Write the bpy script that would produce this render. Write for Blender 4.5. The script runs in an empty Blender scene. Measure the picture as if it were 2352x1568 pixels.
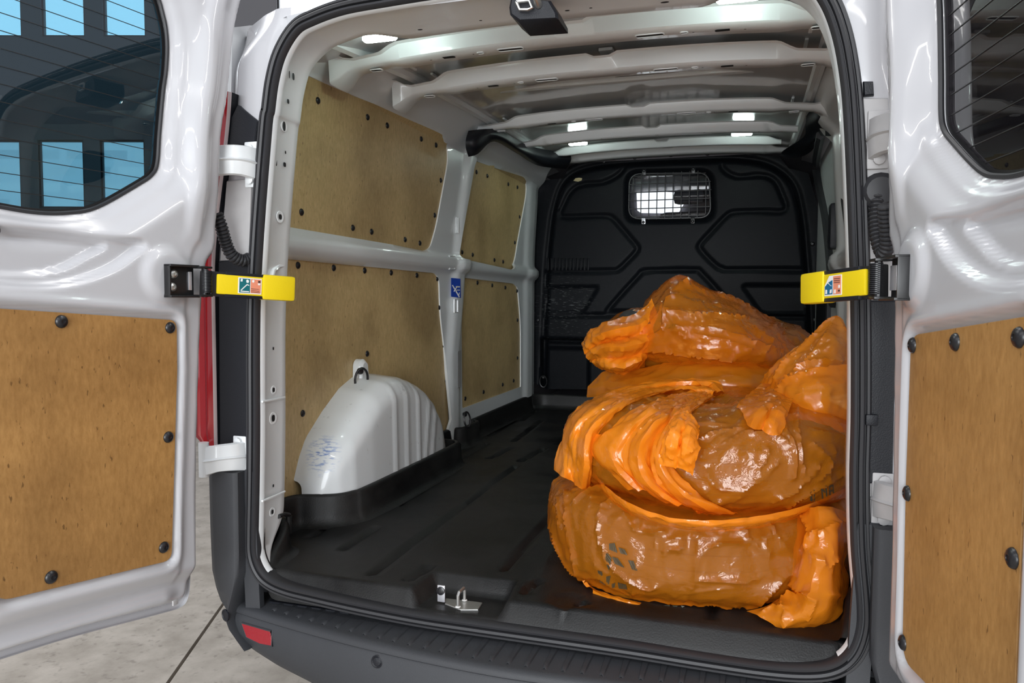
import bpy, bmesh, math, random
import numpy as np
from mathutils import Vector, Matrix
R = math.radians
SC = bpy.context.scene
COL = SC.collection

# ------------------------------------------------------------------ camera
FPX, YAW, PITCH, ROLL = 1735.8, .3056, .0554, .0045
CAM = np.array([.5009, -1.6501, .7139])
_cy, _sy, _cp, _sp = math.cos(YAW), math.sin(YAW), math.cos(PITCH), math.sin(PITCH)
FW = np.array([-_sy * _cp, _cy * _cp, -_sp])
_r = np.array([_cy, _sy, 0.]); _u = np.cross(_r, FW)
RT = math.cos(ROLL) * _r + math.sin(ROLL) * _u
UP = -math.sin(ROLL) * _r + math.cos(ROLL) * _u
cd = bpy.data.cameras.new('camera'); cam = bpy.data.objects.new('camera', cd); COL.objects.link(cam)
cd.sensor_width = 36; cd.lens = 36 * FPX / 2352; cd.clip_start = .02
m = Matrix.Identity(4)
for i in range(3):
    m[i][0], m[i][1], m[i][2], m[i][3] = RT[i], UP[i], -FW[i], CAM[i]
cam.matrix_world = m
SC.camera = cam

# ------------------------------------------------------------------ light
SC.view_settings.view_transform = 'Standard'; SC.view_settings.look = 'None'
SC.view_settings.gamma = 1; SC.view_settings.use_curve_mapping = False
SC.view_settings.exposure = 0.66
SC.cycles.transparent_max_bounces = 24
SC.cycles.max_bounces = 10
SC.cycles.use_denoising = True
w = bpy.data.worlds.new('world'); SC.world = w; w.use_nodes = True
w.node_tree.nodes['Background'].inputs[0].default_value = (.86, .9, 1, 1)
w.node_tree.nodes['Background'].inputs[1].default_value = .38
GZ = -.60                                                       # concrete floor height (the van's load floor is z = 0)
def area(name, loc, size, power, color=(1, 1, 1), aim=(0, 0, -1)):
    l = bpy.data.lights.new(name, 'AREA'); l.shape = 'RECTANGLE'; l.size, l.size_y = size
    l.energy = power; l.color = color
    o = bpy.data.objects.new(name, l); COL.objects.link(o); o.location = loc
    o.rotation_euler = Vector(aim).to_track_quat('-Z', 'Y').to_euler()
    return o
# rows of ceiling strip lights of the workshop
for x in (-2.6, .2, 2.8):
    for y in (-5.2, -2.6, .4):
        area('ceiling_strip_light', (x, y, 3.0), (2.0, .10), 17, (1, .985, .96))
# added fill lamp behind the camera, brightening the load bay and bags
area('bay_fill_light', (.6, -7.5, 1.3), (4.2, 3.4), 340, (.93, .97, 1), (0, 1, -.03))

# ------------------------------------------------------------------ pixel -> world helpers (reference frame 2352 x 1568)
def ray(u, v): return FW + RT * (u - 1176) / FPX - UP * (v - 784) / FPX
def _ax(a, u, v, val):
    d = ray(u, v); t = (val - CAM[a]) / d[a]; return CAM + t * d
def PX(u, v, x): return _ax(0, u, v, x)
def PY(u, v, y=0.): return _ax(1, u, v, y)
def PZ(u, v, z=0.): return _ax(2, u, v, z)

# ------------------------------------------------------------------ materials
def mat(name, base, rough=.5, metal=0., spec=.5, coat=0., bump=0., bscale=200., bdetail=2., var=0., vscale=4., alpha=None, emit=None, est=1.):
    M = bpy.data.materials.new(name); M.use_nodes = True
    nt = M.node_tree; b = nt.nodes['Principled BSDF']
    b.inputs['Base Color'].default_value = (*base, 1); b.inputs['Roughness'].default_value = rough
    b.inputs['Metallic'].default_value = metal; b.inputs['Specular IOR Level'].default_value = spec
    b.inputs['Coat Weight'].default_value = coat; b.inputs['Coat Roughness'].default_value = .04
    if emit:
        b.inputs['Emission Color'].default_value = (*emit, 1); b.inputs['Emission Strength'].default_value = est
    tc = nt.nodes.new('ShaderNodeTexCoord')
    if bump:
        n = nt.nodes.new('ShaderNodeTexNoise'); n.inputs['Scale'].default_value = bscale; n.inputs['Detail'].default_value = bdetail
        nt.links.new(tc.outputs['Object'], n.inputs['Vector'])
        bp = nt.nodes.new('ShaderNodeBump'); bp.inputs['Strength'].default_value = bump; bp.inputs['Distance'].default_value = .002
        nt.links.new(n.outputs['Fac'], bp.inputs['Height']); nt.links.new(bp.outputs['Normal'], b.inputs['Normal'])
    if var:
        n = nt.nodes.new('ShaderNodeTexNoise'); n.inputs['Scale'].default_value = vscale; n.inputs['Detail'].default_value = 6
        nt.links.new(tc.outputs['Object'], n.inputs['Vector'])
        mx = nt.nodes.new('ShaderNodeMix'); mx.data_type = 'RGBA'
        mx.inputs[6].default_value = (*[c * (1 - var) for c in base], 1); mx.inputs[7].default_value = (*[min(1, c * (1 + var)) for c in base], 1)
        nt.links.new(n.outputs['Fac'], mx.inputs[0]); nt.links.new(mx.outputs[2], b.inputs['Base Color'])
    return M
def nodes_of(M): return M.node_tree.nodes, M.node_tree.links

M = {}
M['paint'] = mat('white_paint', (.50, .50, .522), .24, coat=.4, bump=.02, bscale=60)
M['paint_in'] = mat('interior_white_paint', (.79, .815, .825), .3, coat=.4, bump=.05, bscale=90)
M['paint_dull'] = mat('shaded_white_paint', (.45, .44, .44), .5, var=.15, vscale=20)  # white paint greyed to carry the shade of the recessed pillars
M['black'] = mat('black_plastic', (.009, .010, .014), .45, bump=.25, bscale=420, spec=.35)
M['bumper'] = mat('grey_black_bumper_plastic', (.034, .036, .041), .55, bump=.3, bscale=700, var=.15, vscale=7)
M['rubber'] = mat('seal_rubber', (.022, .022, .025), .5, bump=.06, bscale=500)
M['satin_black'] = mat('satin_black_metal', (.012, .012, .013), .32)
M['bolt'] = mat('black_fastener', (.012, .012, .014), .32)
M['hole'] = mat('dark_opening', (.006, .006, .007), .8)
M['yellow'] = mat('yellow_plastic', (.78, .58, .004), .42, bump=.08, bscale=300)
M['steel'] = mat('galvanised_steel', (.62, .62, .60), .35, .9, var=.1, vscale=60)
M['bare'] = mat('bare_bracket_metal', (.72, .72, .76), .35, .7)
M['red'] = mat('red_lens', (.50, .012, .02), .12, coat=1)
M['red_dark'] = mat('red_reflector', (.30, .012, .02), .3, bump=.6, bscale=600)
M['clear'] = mat('clear_lens', (.75, .62, .62), .1, coat=1)
M['white_print'] = mat('white_print', (.85, .85, .83), .4)
M['teal'] = mat('teal_print', (.006, .14, .16), .4)
M['blue'] = mat('blue_print', (.012, .06, .42), .4)
M['blue_teal'] = mat('blue_teal_print', (.006, .13, .27), .4)
M['salmon'] = mat('salmon_print', (.78, .27, .16), .4)
M['dark_print'] = mat('dark_print', (.05, .03, .03), .5)
M['led'] = mat('led_lamp', (1, 1, 1), .3, emit=(.80, 1, .93), est=34)
M['wall'] = mat('grey_wall', (.17, .165, .17), .7, var=.06, vscale=2)
M['frame_dark'] = mat('dark_window_frame', (.022, .02, .022), .5)
M['sky_pane'] = mat('daylit_pane', (.8, .9, 1), .3, emit=(.86, .95, 1), est=2.6)
M['pane_low'] = mat('daylit_pane_with_houses', (.5, .6, .65), .3, emit=(.62, .78, .86), est=1.7)
M['tyre'] = mat('tyre_rubber', (.03, .03, .032), .65, bump=.2, bscale=120)

def houses(P):
    n, l = nodes_of(P); b = n['Principled BSDF']; tc = n.new('ShaderNodeTexCoord'); br = n.new('ShaderNodeTexBrick')
    br.inputs['Scale'].default_value = 1.3; br.inputs['Mortar Size'].default_value = .06; br.inputs['Color1'].default_value = (.70, .82, .86, 1); br.inputs['Color2'].default_value = (.38, .50, .56, 1); br.inputs['Mortar'].default_value = (.55, .68, .74, 1)
    mp = n.new('ShaderNodeMapping'); mp.inputs['Rotation'].default_value = (R(90), 0, 0); l.new(tc.outputs['Object'], mp.inputs[0]); l.new(mp.outputs[0], br.inputs['Vector']); l.new(br.outputs['Color'], b.inputs['Emission Color'])
houses(M['pane_low'])
def ply_material():
    """Varnished hardboard: warm brown, fine fibres, dark specks, smudged edges."""
    P = bpy.data.materials.new('brown_hardboard'); P.use_nodes = True; n, l = nodes_of(P); b = n['Principled BSDF']
    b.inputs['Roughness'].default_value = .42; b.inputs['Specular IOR Level'].default_value = .4
    tc = n.new('ShaderNodeTexCoord')
    mp = n.new('ShaderNodeMapping'); mp.inputs['Scale'].default_value = (70, 70, 26); l.new(tc.outputs['Object'], mp.inputs[0])
    n1 = n.new('ShaderNodeTexNoise'); n1.inputs['Scale'].default_value = 1.6; n1.inputs['Detail'].default_value = 8; n1.inputs['Roughness'].default_value = .65
    l.new(mp.outputs[0], n1.inputs['Vector'])
    r1 = n.new('ShaderNodeValToRGB'); e = r1.color_ramp.elements
    e[0].position = .2; e[0].color = (.30, .15, .044, 1); e[1].position = .82; e[1].color = (.50, .275, .094, 1)
    l.new(n1.outputs['Fac'], r1.inputs[0])
    n2 = n.new('ShaderNodeTexNoise'); n2.inputs['Scale'].default_value = 3.2; n2.inputs['Detail'].default_value = 5; l.new(tc.outputs['Object'], n2.inputs['Vector'])
    r2 = n.new('ShaderNodeValToRGB'); e = r2.color_ramp.elements
    e[0].position = .34; e[0].color = (.72, .70, .68, 1); e[1].position = .56; e[1].color = (1, 1, 1, 1); l.new(n2.outputs['Fac'], r2.inputs[0])
    mp3 = n.new('ShaderNodeMapping'); mp3.inputs['Scale'].default_value = (60, 60, 22); l.new(tc.outputs['Object'], mp3.inputs[0])
    n3 = n.new('ShaderNodeTexNoise'); n3.inputs['Scale'].default_value = 2.2; n3.inputs['Detail'].default_value = 3; l.new(mp3.outputs[0], n3.inputs['Vector'])
    r3 = n.new('ShaderNodeValToRGB'); e = r3.color_ramp.elements
    e[0].position = .27; e[0].color = (.35, .32, .3, 1); e[1].position = .33; e[1].color = (1, 1, 1, 1); l.new(n3.outputs['Fac'], r3.inputs[0])
    x1 = n.new('ShaderNodeMix'); x1.data_type = 'RGBA'; x1.blend_type = 'MULTIPLY'; x1.inputs[0].default_value = 1
    l.new(r1.outputs[0], x1.inputs[6]); l.new(r2.outputs[0], x1.inputs[7])
    x2 = n.new('ShaderNodeMix'); x2.data_type = 'RGBA'; x2.blend_type = 'MULTIPLY'; x2.inputs[0].default_value = .8
    l.new(x1.outputs[2], x2.inputs[6]); l.new(r3.outputs[0], x2.inputs[7]); l.new(x2.outputs[2], b.inputs['Base Color'])
    return P
M['ply'] = ply_material()
def recolour(src, name, c0, c1):
    P = src.copy(); P.name = name; r = [q for q in P.node_tree.nodes if q.bl_idname == 'ShaderNodeValToRGB'][0]
    r.color_ramp.elements[0].color = (*c0, 1); r.color_ramp.elements[1].color = (*c1, 1); return P
M['ply_bay'] = recolour(M['ply'], 'led_tinted_yellow_plywood', (.48, .335, .148), (.76, .57, .29))  # yellowish board; the LED lamps' tint is mixed into its colour

def concrete_material():
    P = bpy.data.materials.new('worn_concrete'); P.use_nodes = True; n, l = nodes_of(P); b = n['Principled BSDF']
    b.inputs['Roughness'].default_value = .6
    tc = n.new('ShaderNodeTexCoord')
    n1 = n.new('ShaderNodeTexNoise'); n1.inputs['Scale'].default_value = 7; n1.inputs['Detail'].default_value = 9; n1.inputs['Roughness'].default_value = .62; l.new(tc.outputs['Object'], n1.inputs['Vector'])
    r1 = n.new('ShaderNodeValToRGB'); e = r1.color_ramp.elements
    e[0].position = .3; e[0].color = (.32, .28, .233, 1); e[1].position = .68; e[1].color = (.51, .457, .395, 1); l.new(n1.outputs['Fac'], r1.inputs[0])
    n2 = n.new('ShaderNodeTexNoise'); n2.inputs['Scale'].default_value = 34; n2.inputs['Detail'].default_value = 4; l.new(tc.outputs['Object'], n2.inputs['Vector'])
    r2 = n.new('ShaderNodeValToRGB'); e = r2.color_ramp.elements
    e[0].position = .26; e[0].color = (.66, .65, .64, 1); e[1].position = .42; e[1].color = (1, 1, 1, 1); l.new(n2.outputs['Fac'], r2.inputs[0])
    x1 = n.new('ShaderNodeMix'); x1.data_type = 'RGBA'; x1.blend_type = 'MULTIPLY'; x1.inputs[0].default_value = 1
    l.new(r1.outputs[0], x1.inputs[6]); l.new(r2.outputs[0], x1.inputs[7]); l.new(x1.outputs[2], b.inputs['Base Color'])
    bp = n.new('ShaderNodeBump'); bp.inputs['Strength'].default_value = .15; bp.inputs['Distance'].default_value = .003
    l.new(n2.outputs['Fac'], bp.inputs['Height']); l.new(bp.outputs[0], b.inputs['Normal'])
    return P
M['concrete'] = concrete_material()

def liner_material():
    """Grained black plastic, dusty and rubbed grey where it is walked on."""
    P = bpy.data.materials.new('black_liner_plastic'); P.use_nodes = True; n, l = nodes_of(P); b = n['Principled BSDF']
    b.inputs['Specular IOR Level'].default_value = .35
    tc = n.new('ShaderNodeTexCoord')
    n1 = n.new('ShaderNodeTexNoise'); n1.inputs['Scale'].default_value = 3.5; n1.inputs['Detail'].default_value = 7; n1.inputs['Roughness'].default_value = .6; l.new(tc.outputs['Object'], n1.inputs['Vector'])
    r1 = n.new('ShaderNodeValToRGB'); e = r1.color_ramp.elements
    e[0].position = .38; e[0].color = (.0035, .0038, .0042, 1); e[1].position = .78; e[1].color = (.026, .0255, .025, 1); l.new(n1.outputs['Fac'], r1.inputs[0])
    n2 = n.new('ShaderNodeTexNoise'); n2.inputs['Scale'].default_value = 260; n2.inputs['Detail'].default_value = 2; l.new(tc.outputs['Object'], n2.inputs['Vector'])
    l.new(r1.outputs[0], b.inputs['Base Color'])
    r2 = n.new('ShaderNodeMapRange'); r2.inputs[1].default_value = .3; r2.inputs[2].default_value = .7; r2.inputs[3].default_value = .34; r2.inputs[4].default_value = .6
    l.new(n1.outputs['Fac'], r2.inputs[0]); l.new(r2.outputs[0], b.inputs['Roughness'])
    bp = n.new('ShaderNodeBump'); bp.inputs['Strength'].default_value = .35; bp.inputs['Distance'].default_value = .002
    l.new(n2.outputs['Fac'], bp.inputs['Height']); l.new(bp.outputs[0], b.inputs['Normal'])
    return P
M['liner'] = liner_material()

def glass_material(name, tint, refl=.08):
    P = bpy.data.materials.new(name); P.use_nodes = True; n, l = nodes_of(P)
    n.remove(n['Principled BSDF']); out = n['Material Output']
    t = n.new('ShaderNodeBsdfTransparent'); t.inputs[0].default_value = (*tint, 1)
    g = n.new('ShaderNodeBsdfGlossy'); g.inputs['Roughness'].default_value = .01
    lw = n.new('ShaderNodeLayerWeight'); f = n.new('ShaderNodeMath'); f.operation = 'POWER'; f.inputs[1].default_value = 4.5; l.new(lw.outputs['Facing'], f.inputs[0])
    f2 = n.new('ShaderNodeMath'); f2.operation = 'MULTIPLY_ADD'; f2.inputs[1].default_value = .9; f2.inputs[2].default_value = .085; l.new(f.outputs[0], f2.inputs[0])
    x = n.new('ShaderNodeMixShader'); l.new(f2.outputs[0], x.inputs[0]); l.new(t.outputs[0], x.inputs[1]); l.new(g.outputs[0], x.inputs[2]); l.new(x.outputs[0], out.inputs[0])
    return P
M['glass'] = glass_material('tinted_glass', (.27, .41, .47))
M['glass_dark'] = glass_material('dark_tinted_glass', (.27, .26, .27))
M['glass_clear'] = glass_material('clear_glass', (.8, .82, .84))

# ------------------------------------------------------------------ object helpers
def tag(o, label=None, cat=None, group=None, kind=None):
    for k, v in (('label', label), ('category', cat), ('group', group), ('kind', kind)):
        if v: o[k] = v
    return o
def link(o, parent=None):
    COL.objects.link(o)
    if parent is not None:
        o.parent = parent
        o.matrix_parent_inverse = Matrix.Translation(-parent.location) if parent.type == 'EMPTY' else Matrix.Identity(4)
    return o
def empty(name, loc=(0, 0, 0)):
    o = bpy.data.objects.new(name, None); COL.objects.link(o); o.location = loc; o.empty_display_size = .1
    return o
def mesh(name, verts, faces, mats, smooth=35, mi=None):
    me = bpy.data.meshes.new(name)
    me.from_pydata([tuple(map(float, v)) for v in verts], [], [tuple(map(int, f)) for f in faces])
    for q in (mats if isinstance(mats, (list, tuple)) else [mats]): me.materials.append(M[q])
    if mi is not None: me.polygons.foreach_set('material_index', mi)
    me.validate(); me.update()
    if smooth:
        me.polygons.foreach_set('use_smooth', [True] * len(me.polygons))
        if smooth < 180: me.set_sharp_from_angle(angle=R(smooth))
    return me
def obj(name, verts, faces, mats, parent=None, smooth=35, mi=None):
    return link(bpy.data.objects.new(name, mesh(name, verts, faces, mats, smooth, mi)), parent)
def bm_obj(name, bm, mats, parent=None, smooth=35):
    bmesh.ops.recalc_face_normals(bm, faces=bm.faces)
    me = bpy.data.meshes.new(name); bm.to_mesh(me); bm.free()
    for q in (mats if isinstance(mats, (list, tuple)) else [mats]): me.materials.append(M[q])
    if smooth:
        me.polygons.foreach_set('use_smooth', [True] * len(me.polygons)); me.set_sharp_from_angle(angle=R(smooth))
    return link(bpy.data.objects.new(name, me), parent)
class MB:
    """collects vertices and faces of one part"""
    def __init__(s): s.v = []; s.f = []; s.m = []
    def add(s, v, f, mi=0):
        k = len(s.v); s.v += [tuple(map(float, p)) for p in v]; s.f += [tuple(int(i) + k for i in q) for q in f]; s.m += [mi] * len(f)
    def box(s, c, size, bev=0., rot=None, mi=0):
        bm = bmesh.new(); bmesh.ops.create_cube(bm, size=1)
        bmesh.ops.scale(bm, vec=size, verts=bm.verts)
        if bev: bmesh.ops.bevel(bm, geom=bm.edges[:], offset=bev, segments=2, affect='EDGES', profile=.6)
        mt = Matrix.Translation(c) @ (rot.to_4x4() if rot is not None else Matrix.Identity(4))
        bmesh.ops.transform(bm, matrix=mt, verts=bm.verts); bm.verts.index_update()
        s.add([v.co for v in bm.verts], [[v.index for v in f.verts] for f in bm.faces], mi); bm.free()
    def tube(s, path, r, seg=8, cap=True, mi=0):
        P = [np.array(p, float) for p in path]; n = len(P)
        rr = r if hasattr(r, '__len__') else [r] * n
        V, F = [], []; prev = None
        for i in range(n):
            t = P[min(i + 1, n - 1)] - P[max(i - 1, 0)]; t /= np.linalg.norm(t) + 1e-12
            if prev is None:
                a = np.array([0, 0, 1.]) if abs(t[2]) < .9 else np.array([1., 0, 0])
            else: a = prev
            b = a - t * (a @ t); b /= np.linalg.norm(b) + 1e-12; prev = b; c = np.cross(t, b)
            for k in range(seg):
                an = 2 * math.pi * k / seg; V.append(P[i] + rr[i] * (b * math.cos(an) + c * math.sin(an)))
        for i in range(n - 1):
            for k in range(seg):
                F.append((i * seg + k, i * seg + (k + 1) % seg, (i + 1) * seg + (k + 1) % seg, (i + 1) * seg + k))
        if cap: F += [tuple(range(seg))[::-1], tuple((n - 1) * seg + k for k in range(seg))]
        s.add(V, F, mi)
    def lathe(s, prof, seg=16, fr=None, mi=0):
        """prof: (radius, height) pairs; fr: 4x4 frame whose z is the axis"""
        fr = fr or Matrix.Identity(4); V, F = [], []
        for r, h in prof:
            for k in range(seg):
                a = 2 * math.pi * k / seg; V.append(fr @ Vector((r * math.cos(a), r * math.sin(a), h)))
        for i in range(len(prof) - 1):
            for k in range(seg): F.append((i * seg + k, i * seg + (k + 1) % seg, (i + 1) * seg + (k + 1) % seg, (i + 1) * seg + k))
        F.append(tuple(range(seg))[::-1]); F.append(tuple((len(prof) - 1) * seg + k for k in range(seg)))
        s.add(V, F, mi)
    def plate(s, pts, nrm, th, bev=0., mi=0):
        """flat polygon (3D points, its back), thickened along nrm, with a small chamfer"""
        P = [np.array(p, float) for p in pts]; n = len(P); N = np.array(nrm, float); N /= np.linalg.norm(N)
        c = sum(P) / n
        def inset(p, d):
            q = p - c; L = np.linalg.norm(q); return p - q / L * d if L > 1e-9 else p
        rings = [P, [p + N * (th - bev) for p in P]]
        if bev: rings.append([inset(p, bev) + N * th for p in P])
        V = [p for r in rings for p in r]; F = []
        for i in range(len(rings) - 1):
            for k in range(n): F.append((i * n + k, i * n + (k + 1) % n, (i + 1) * n + (k + 1) % n, (i + 1) * n + k))
        F.append(tuple(range(n))[::-1]); F.append(tuple((len(rings) - 1) * n + k for k in range(n)))
        s.add(V, F, mi)
    def build(s, name, mats, parent=None, smooth=35):
        o = obj(name, s.v, s.f, mats, parent, smooth, s.m)
        bm = bmesh.new(); bm.from_mesh(o.data); bmesh.ops.recalc_face_normals(bm, faces=bm.faces); bm.to_mesh(o.data); bm.free()
        if smooth: o.data.set_sharp_from_angle(angle=R(smooth))
        return o
def frame(p, z, x=None):
    z = Vector(z).normalized(); x = Vector(x) if x is not None else (Vector((0, 0, 1)) if abs(z.z) < .9 else Vector((1, 0, 0)))
    y = z.cross(x).normalized(); x = y.cross(z).normalized()
    f = Matrix.Identity(4)
    for i in range(3): f[i][0], f[i][1], f[i][2], f[i][3] = x[i], y[i], z[i], p[i]
    return f

def smooth(a):
    a = np.clip(a, 0, 1); return a * a * (3 - 2 * a)
def crom(P, n=8, closed=True):
    """Catmull-Rom resample"""
    P = np.array(P, float); N = len(P); out = []
    for i in range(N if closed else N - 1):
        if closed: a, b, c, d = P[i - 1], P[i], P[(i + 1) % N], P[(i + 2) % N]
        else: a, b, c, d = P[max(i - 1, 0)], P[i], P[i + 1], P[min(i + 2, N - 1)]
        for k in range(n):
            t = k / n; out.append(.5 * (2 * b + (c - a) * t + (2 * a - 5 * b + 4 * c - d) * t * t + (3 * b - a - 3 * c + d) * t ** 3))
    if not closed: out.append(P[-1])
    return np.array(out)
def rpoly(pts, r=.02, seg=5):
    """polygon with rounded corners; r one value or one per corner"""
    P = np.array(pts, float); n = len(P); rr = r if hasattr(r, '__len__') else [r] * n; out = []
    for i in range(n):
        p, a, b = P[i], P[i - 1], P[(i + 1) % n]
        da, db = a - p, b - p; la, lb = np.linalg.norm(da), np.linalg.norm(db)
        q = min(rr[i], la * .49, lb * .49)
        if q < 1e-6: out.append(p); continue
        s, e = p + da / la * q, p + db / lb * q
        for k in range(seg + 1):
            t = k / seg; out.append((1 - t) ** 2 * s + 2 * t * (1 - t) * p + t * t * e)
    return np.array(out)
def sdf(poly, Q):
    """signed distance (negative inside) and nearest boundary point, vectorised"""
    A = np.asarray(poly, float); B = np.roll(A, -1, 0); best = np.full(len(Q), 1e9); near = np.zeros_like(Q); ins = np.zeros(len(Q), bool)
    for a, b in zip(A, B):
        e = b - a; L = e @ e
        if L < 1e-16: continue
        t = np.clip(((Q - a) @ e) / L, 0, 1); p = a + t[:, None] * e; d = np.hypot(*(Q - p).T)
        k = d < best; best[k] = d[k]; near[k] = p[k]
        c = (a[1] > Q[:, 1]) != (b[1] > Q[:, 1])
        if c.any():
            xi = a[0] + (Q[:, 1] - a[1]) * (e[0] / (e[1] if abs(e[1]) > 1e-15 else 1e-15)); ins ^= c & (Q[:, 0] < xi)
    return np.where(ins, -best, best), near
def pdist(line, Q):
    A = np.asarray(line, float); best = np.full(len(Q), 1e9)
    for a, b in zip(A[:-1], A[1:]):
        e = b - a; L = max(e @ e, 1e-16); t = np.clip(((Q - a) @ e) / L, 0, 1); best = np.minimum(best, np.hypot(*(Q - a - t[:, None] * e).T))
    return best
def field(name, outline, holes, res, fmap, mats, parent=None, skirt=None, smooth_=40, reso=None):
    """sheet-metal panel: a grid over a 2D outline with holes, mapped to 3D by fmap(Q)->(n,3); edges snapped; optional skirt vector or function"""
    outline = np.asarray(outline, float); rx, ry = (res, reso or res)
    lo, hi = outline.min(0) - [rx, ry], outline.max(0) + [rx, ry]
    nx, ny = int((hi[0] - lo[0]) / rx) + 2, int((hi[1] - lo[1]) / ry) + 2
    gx, gy = np.meshgrid(lo[0] + np.arange(nx) * rx, lo[1] + np.arange(ny) * ry, indexing='ij'); Q = np.stack([gx.ravel(), gy.ravel()], 1)
    sd, near = sdf(outline, Q)
    for h in holes:
        s, nr = sdf(h, Q); k = -s > sd; sd = np.where(k, -s, sd); near[k] = nr[k]
    i, j = np.meshgrid(np.arange(nx - 1), np.arange(ny - 1), indexing='ij'); i, j = i.ravel(), j.ravel()
    c = np.stack([i * ny + j, (i + 1) * ny + j, (i + 1) * ny + j + 1, i * ny + j + 1], 1)
    s4 = sd[c]; rm = max(rx, ry)
    keep = ((s4 < 0).sum(1) >= 3) | ((s4.mean(1) < 0))
    keep &= (s4.max(1) < rm * 1.3)
    c = c[keep]
    ee = np.sort(np.concatenate([c[:, [0, 1]], c[:, [1, 2]], c[:, [2, 3]], c[:, [3, 0]]]), 1); ue, ct = np.unique(ee[:, 0] * len(Q) + ee[:, 1], return_counts=True); ue = ue[ct == 1]
    snap = (np.abs(sd) < min(rx, ry) * .3) | (sd > 0); snap[ue // len(Q)] = True; snap[ue % len(Q)] = True; Q = np.where(snap[:, None], near, Q)
    used = np.unique(c); mp = np.full(len(Q), -1); mp[used] = np.arange(len(used)); Q = Q[used]; F = mp[c]
    V = fmap(Q); F = [tuple(f) for f in F]; V = list(V)
    if skirt is not None:
        cnt = {}
        for f in F:
            for a, b in zip(f, f[1:] + f[:1]): cnt[(a, b)] = 1
        be = [(a, b) for a, b in cnt if (b, a) not in cnt]
        bv = {}
        for a, b in be:
            for q in (a, b):
                if q not in bv:
                    bv[q] = len(V); V.append(np.array(V[q]) + (skirt(V[q]) if callable(skirt) else np.array(skirt)))
        F += [(b, a, bv[a], bv[b]) for a, b in be]
    return obj(name, V, F, mats, parent, smooth_)
# ================================================================== SETTING
def slab(name, x0, x1, y0, y1, parent):
    b = MB(); b.plate([(x0, y0, GZ - .1), (x1, y0, GZ - .1), (x1, y1, GZ - .1), (x0, y1, GZ - .1)], (0, 0, 1), .1, .003); return b.build(name, 'concrete', parent, 0)
fl = MB(); fl.box((0, 3, GZ - .125), (26, 26, .05)); floor = fl.build('floor', 'hole', None, 0); tag(floor, kind='structure')
# one saw-cut joint runs beneath the open left door
ja, jb = PZ(385, 1568, GZ), PZ(503, 1400, GZ)
jd = (jb - ja) / np.linalg.norm(jb - ja); jn = np.array([-jd[1], jd[0], 0.])
def slab_poly(name, pts): b = MB(); b.plate([(p[0], p[1], GZ - .1) for p in pts], (0, 0, 1), .1, .002); return b.build(name, 'concrete', floor, 0)
g = .006
slab_poly('concrete_slab', [ja + jn * g - jd * 9, ja + jn * g + jd * 12, ja + jn * 9 + jd * 12, ja + jn * 9 - jd * 9][::-1])
slab_poly('concrete_slab', [ja - jn * g - jd * 9, ja - jn * g + jd * 12, ja - jn * 12 + jd * 12, ja - jn * 12 - jd * 9])

# far wall of the workshop: grey, two rows of daylit windows; square to the view
WD = 9.0
wo = CAM + np.array([FW[0], FW[1], 0]) / math.hypot(FW[0], FW[1]) * WD
wx = np.array([_r[0], _r[1], 0]); wn = np.array([-FW[0], -FW[1], 0]) / math.hypot(FW[0], FW[1])
def onwall(u, v):
    d = ray(u, v); t = ((wo - CAM) @ wn) / (d @ wn); P = CAM + t * d; return float((P - wo) @ wx), float(P[2])
def W3(a, z, d=0.): return wo + wx * a + wn * d + np.array([0, 0, z - wo[2]])
def wbox(mb, a0, a1, z0, z1, d0, d1, mi=0):
    v = [W3(a, z, d) for d in (d0, d1) for a, z in ((a0, z0), (a1, z0), (a1, z1), (a0, z1))]
    mb.add(v, [(0, 1, 2, 3), (7, 6, 5, 4), (0, 4, 5, 1), (1, 5, 6, 2), (2, 6, 7, 3), (3, 7, 4, 0)], mi)
cols = [(-80, 50), (85, 195), (228, 335)]; rows = [(-260, 84), (320, 478)]
wins = []
for (u0, u1) in cols:
    for (v0, v1) in rows:
        a0, z1 = onwall(u0, v0); a1, z0 = onwall(u1, v1); wins.append((a0, a1, z0, z1))
a0, z0 = onwall(636, 60); a1, z1 = onwall(860, -260); wins.append((a0, a1, z0 - .5, z1))
aL, aR, zT = -12., 14., 6.5
# wall built as piers and spandrels round the openings
wb = MB(); xs = sorted({aL, aR} | {q for w_ in wins for q in w_[:2]}); zs = sorted({GZ, zT} | {q for w_ in wins for q in w_[2:]})
for i in range(len(xs) - 1):
    for k in range(len(zs) - 1):
        mx_, mz_ = (xs[i] + xs[i + 1]) / 2, (zs[k] + zs[k + 1]) / 2
        if not any(q[0] < mx_ < q[1] and q[2] < mz_ < q[3] for q in wins): wbox(wb, xs[i], xs[i + 1], zs[k], zs[k + 1], 0, -.25)
wall = wb.build('wall_left', 'wall', None, 0); tag(wall, kind='structure')
for k, (a0, a1, z0, z1) in enumerate(wins):
    b = MB(); t = .022
    for q in ((a0, a0 + t, z0, z1), (a1 - t, a1, z0, z1), (a0, a1, z0, z0 + t), (a0, a1, z1 - t, z1)): wbox(b, *q, -.02, -.1)
    f = b.build('window_%d' % (k + 1), 'frame_dark', None, 0); tag(f, kind='structure')
    b = MB(); wbox(b, a0 + t, a1 - t, z0 + t, z1 - t, -.06, -.07); b.build('pane', 'pane_low' if k % 2 and k < 6 else 'sky_pane', f, 0)

# ================================================================== VAN
van = empty('van', (0, 1.6, GZ)); tag(van, 'white panel van with empty black-lined load bay and both rear doors swung open', 'van')

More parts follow.
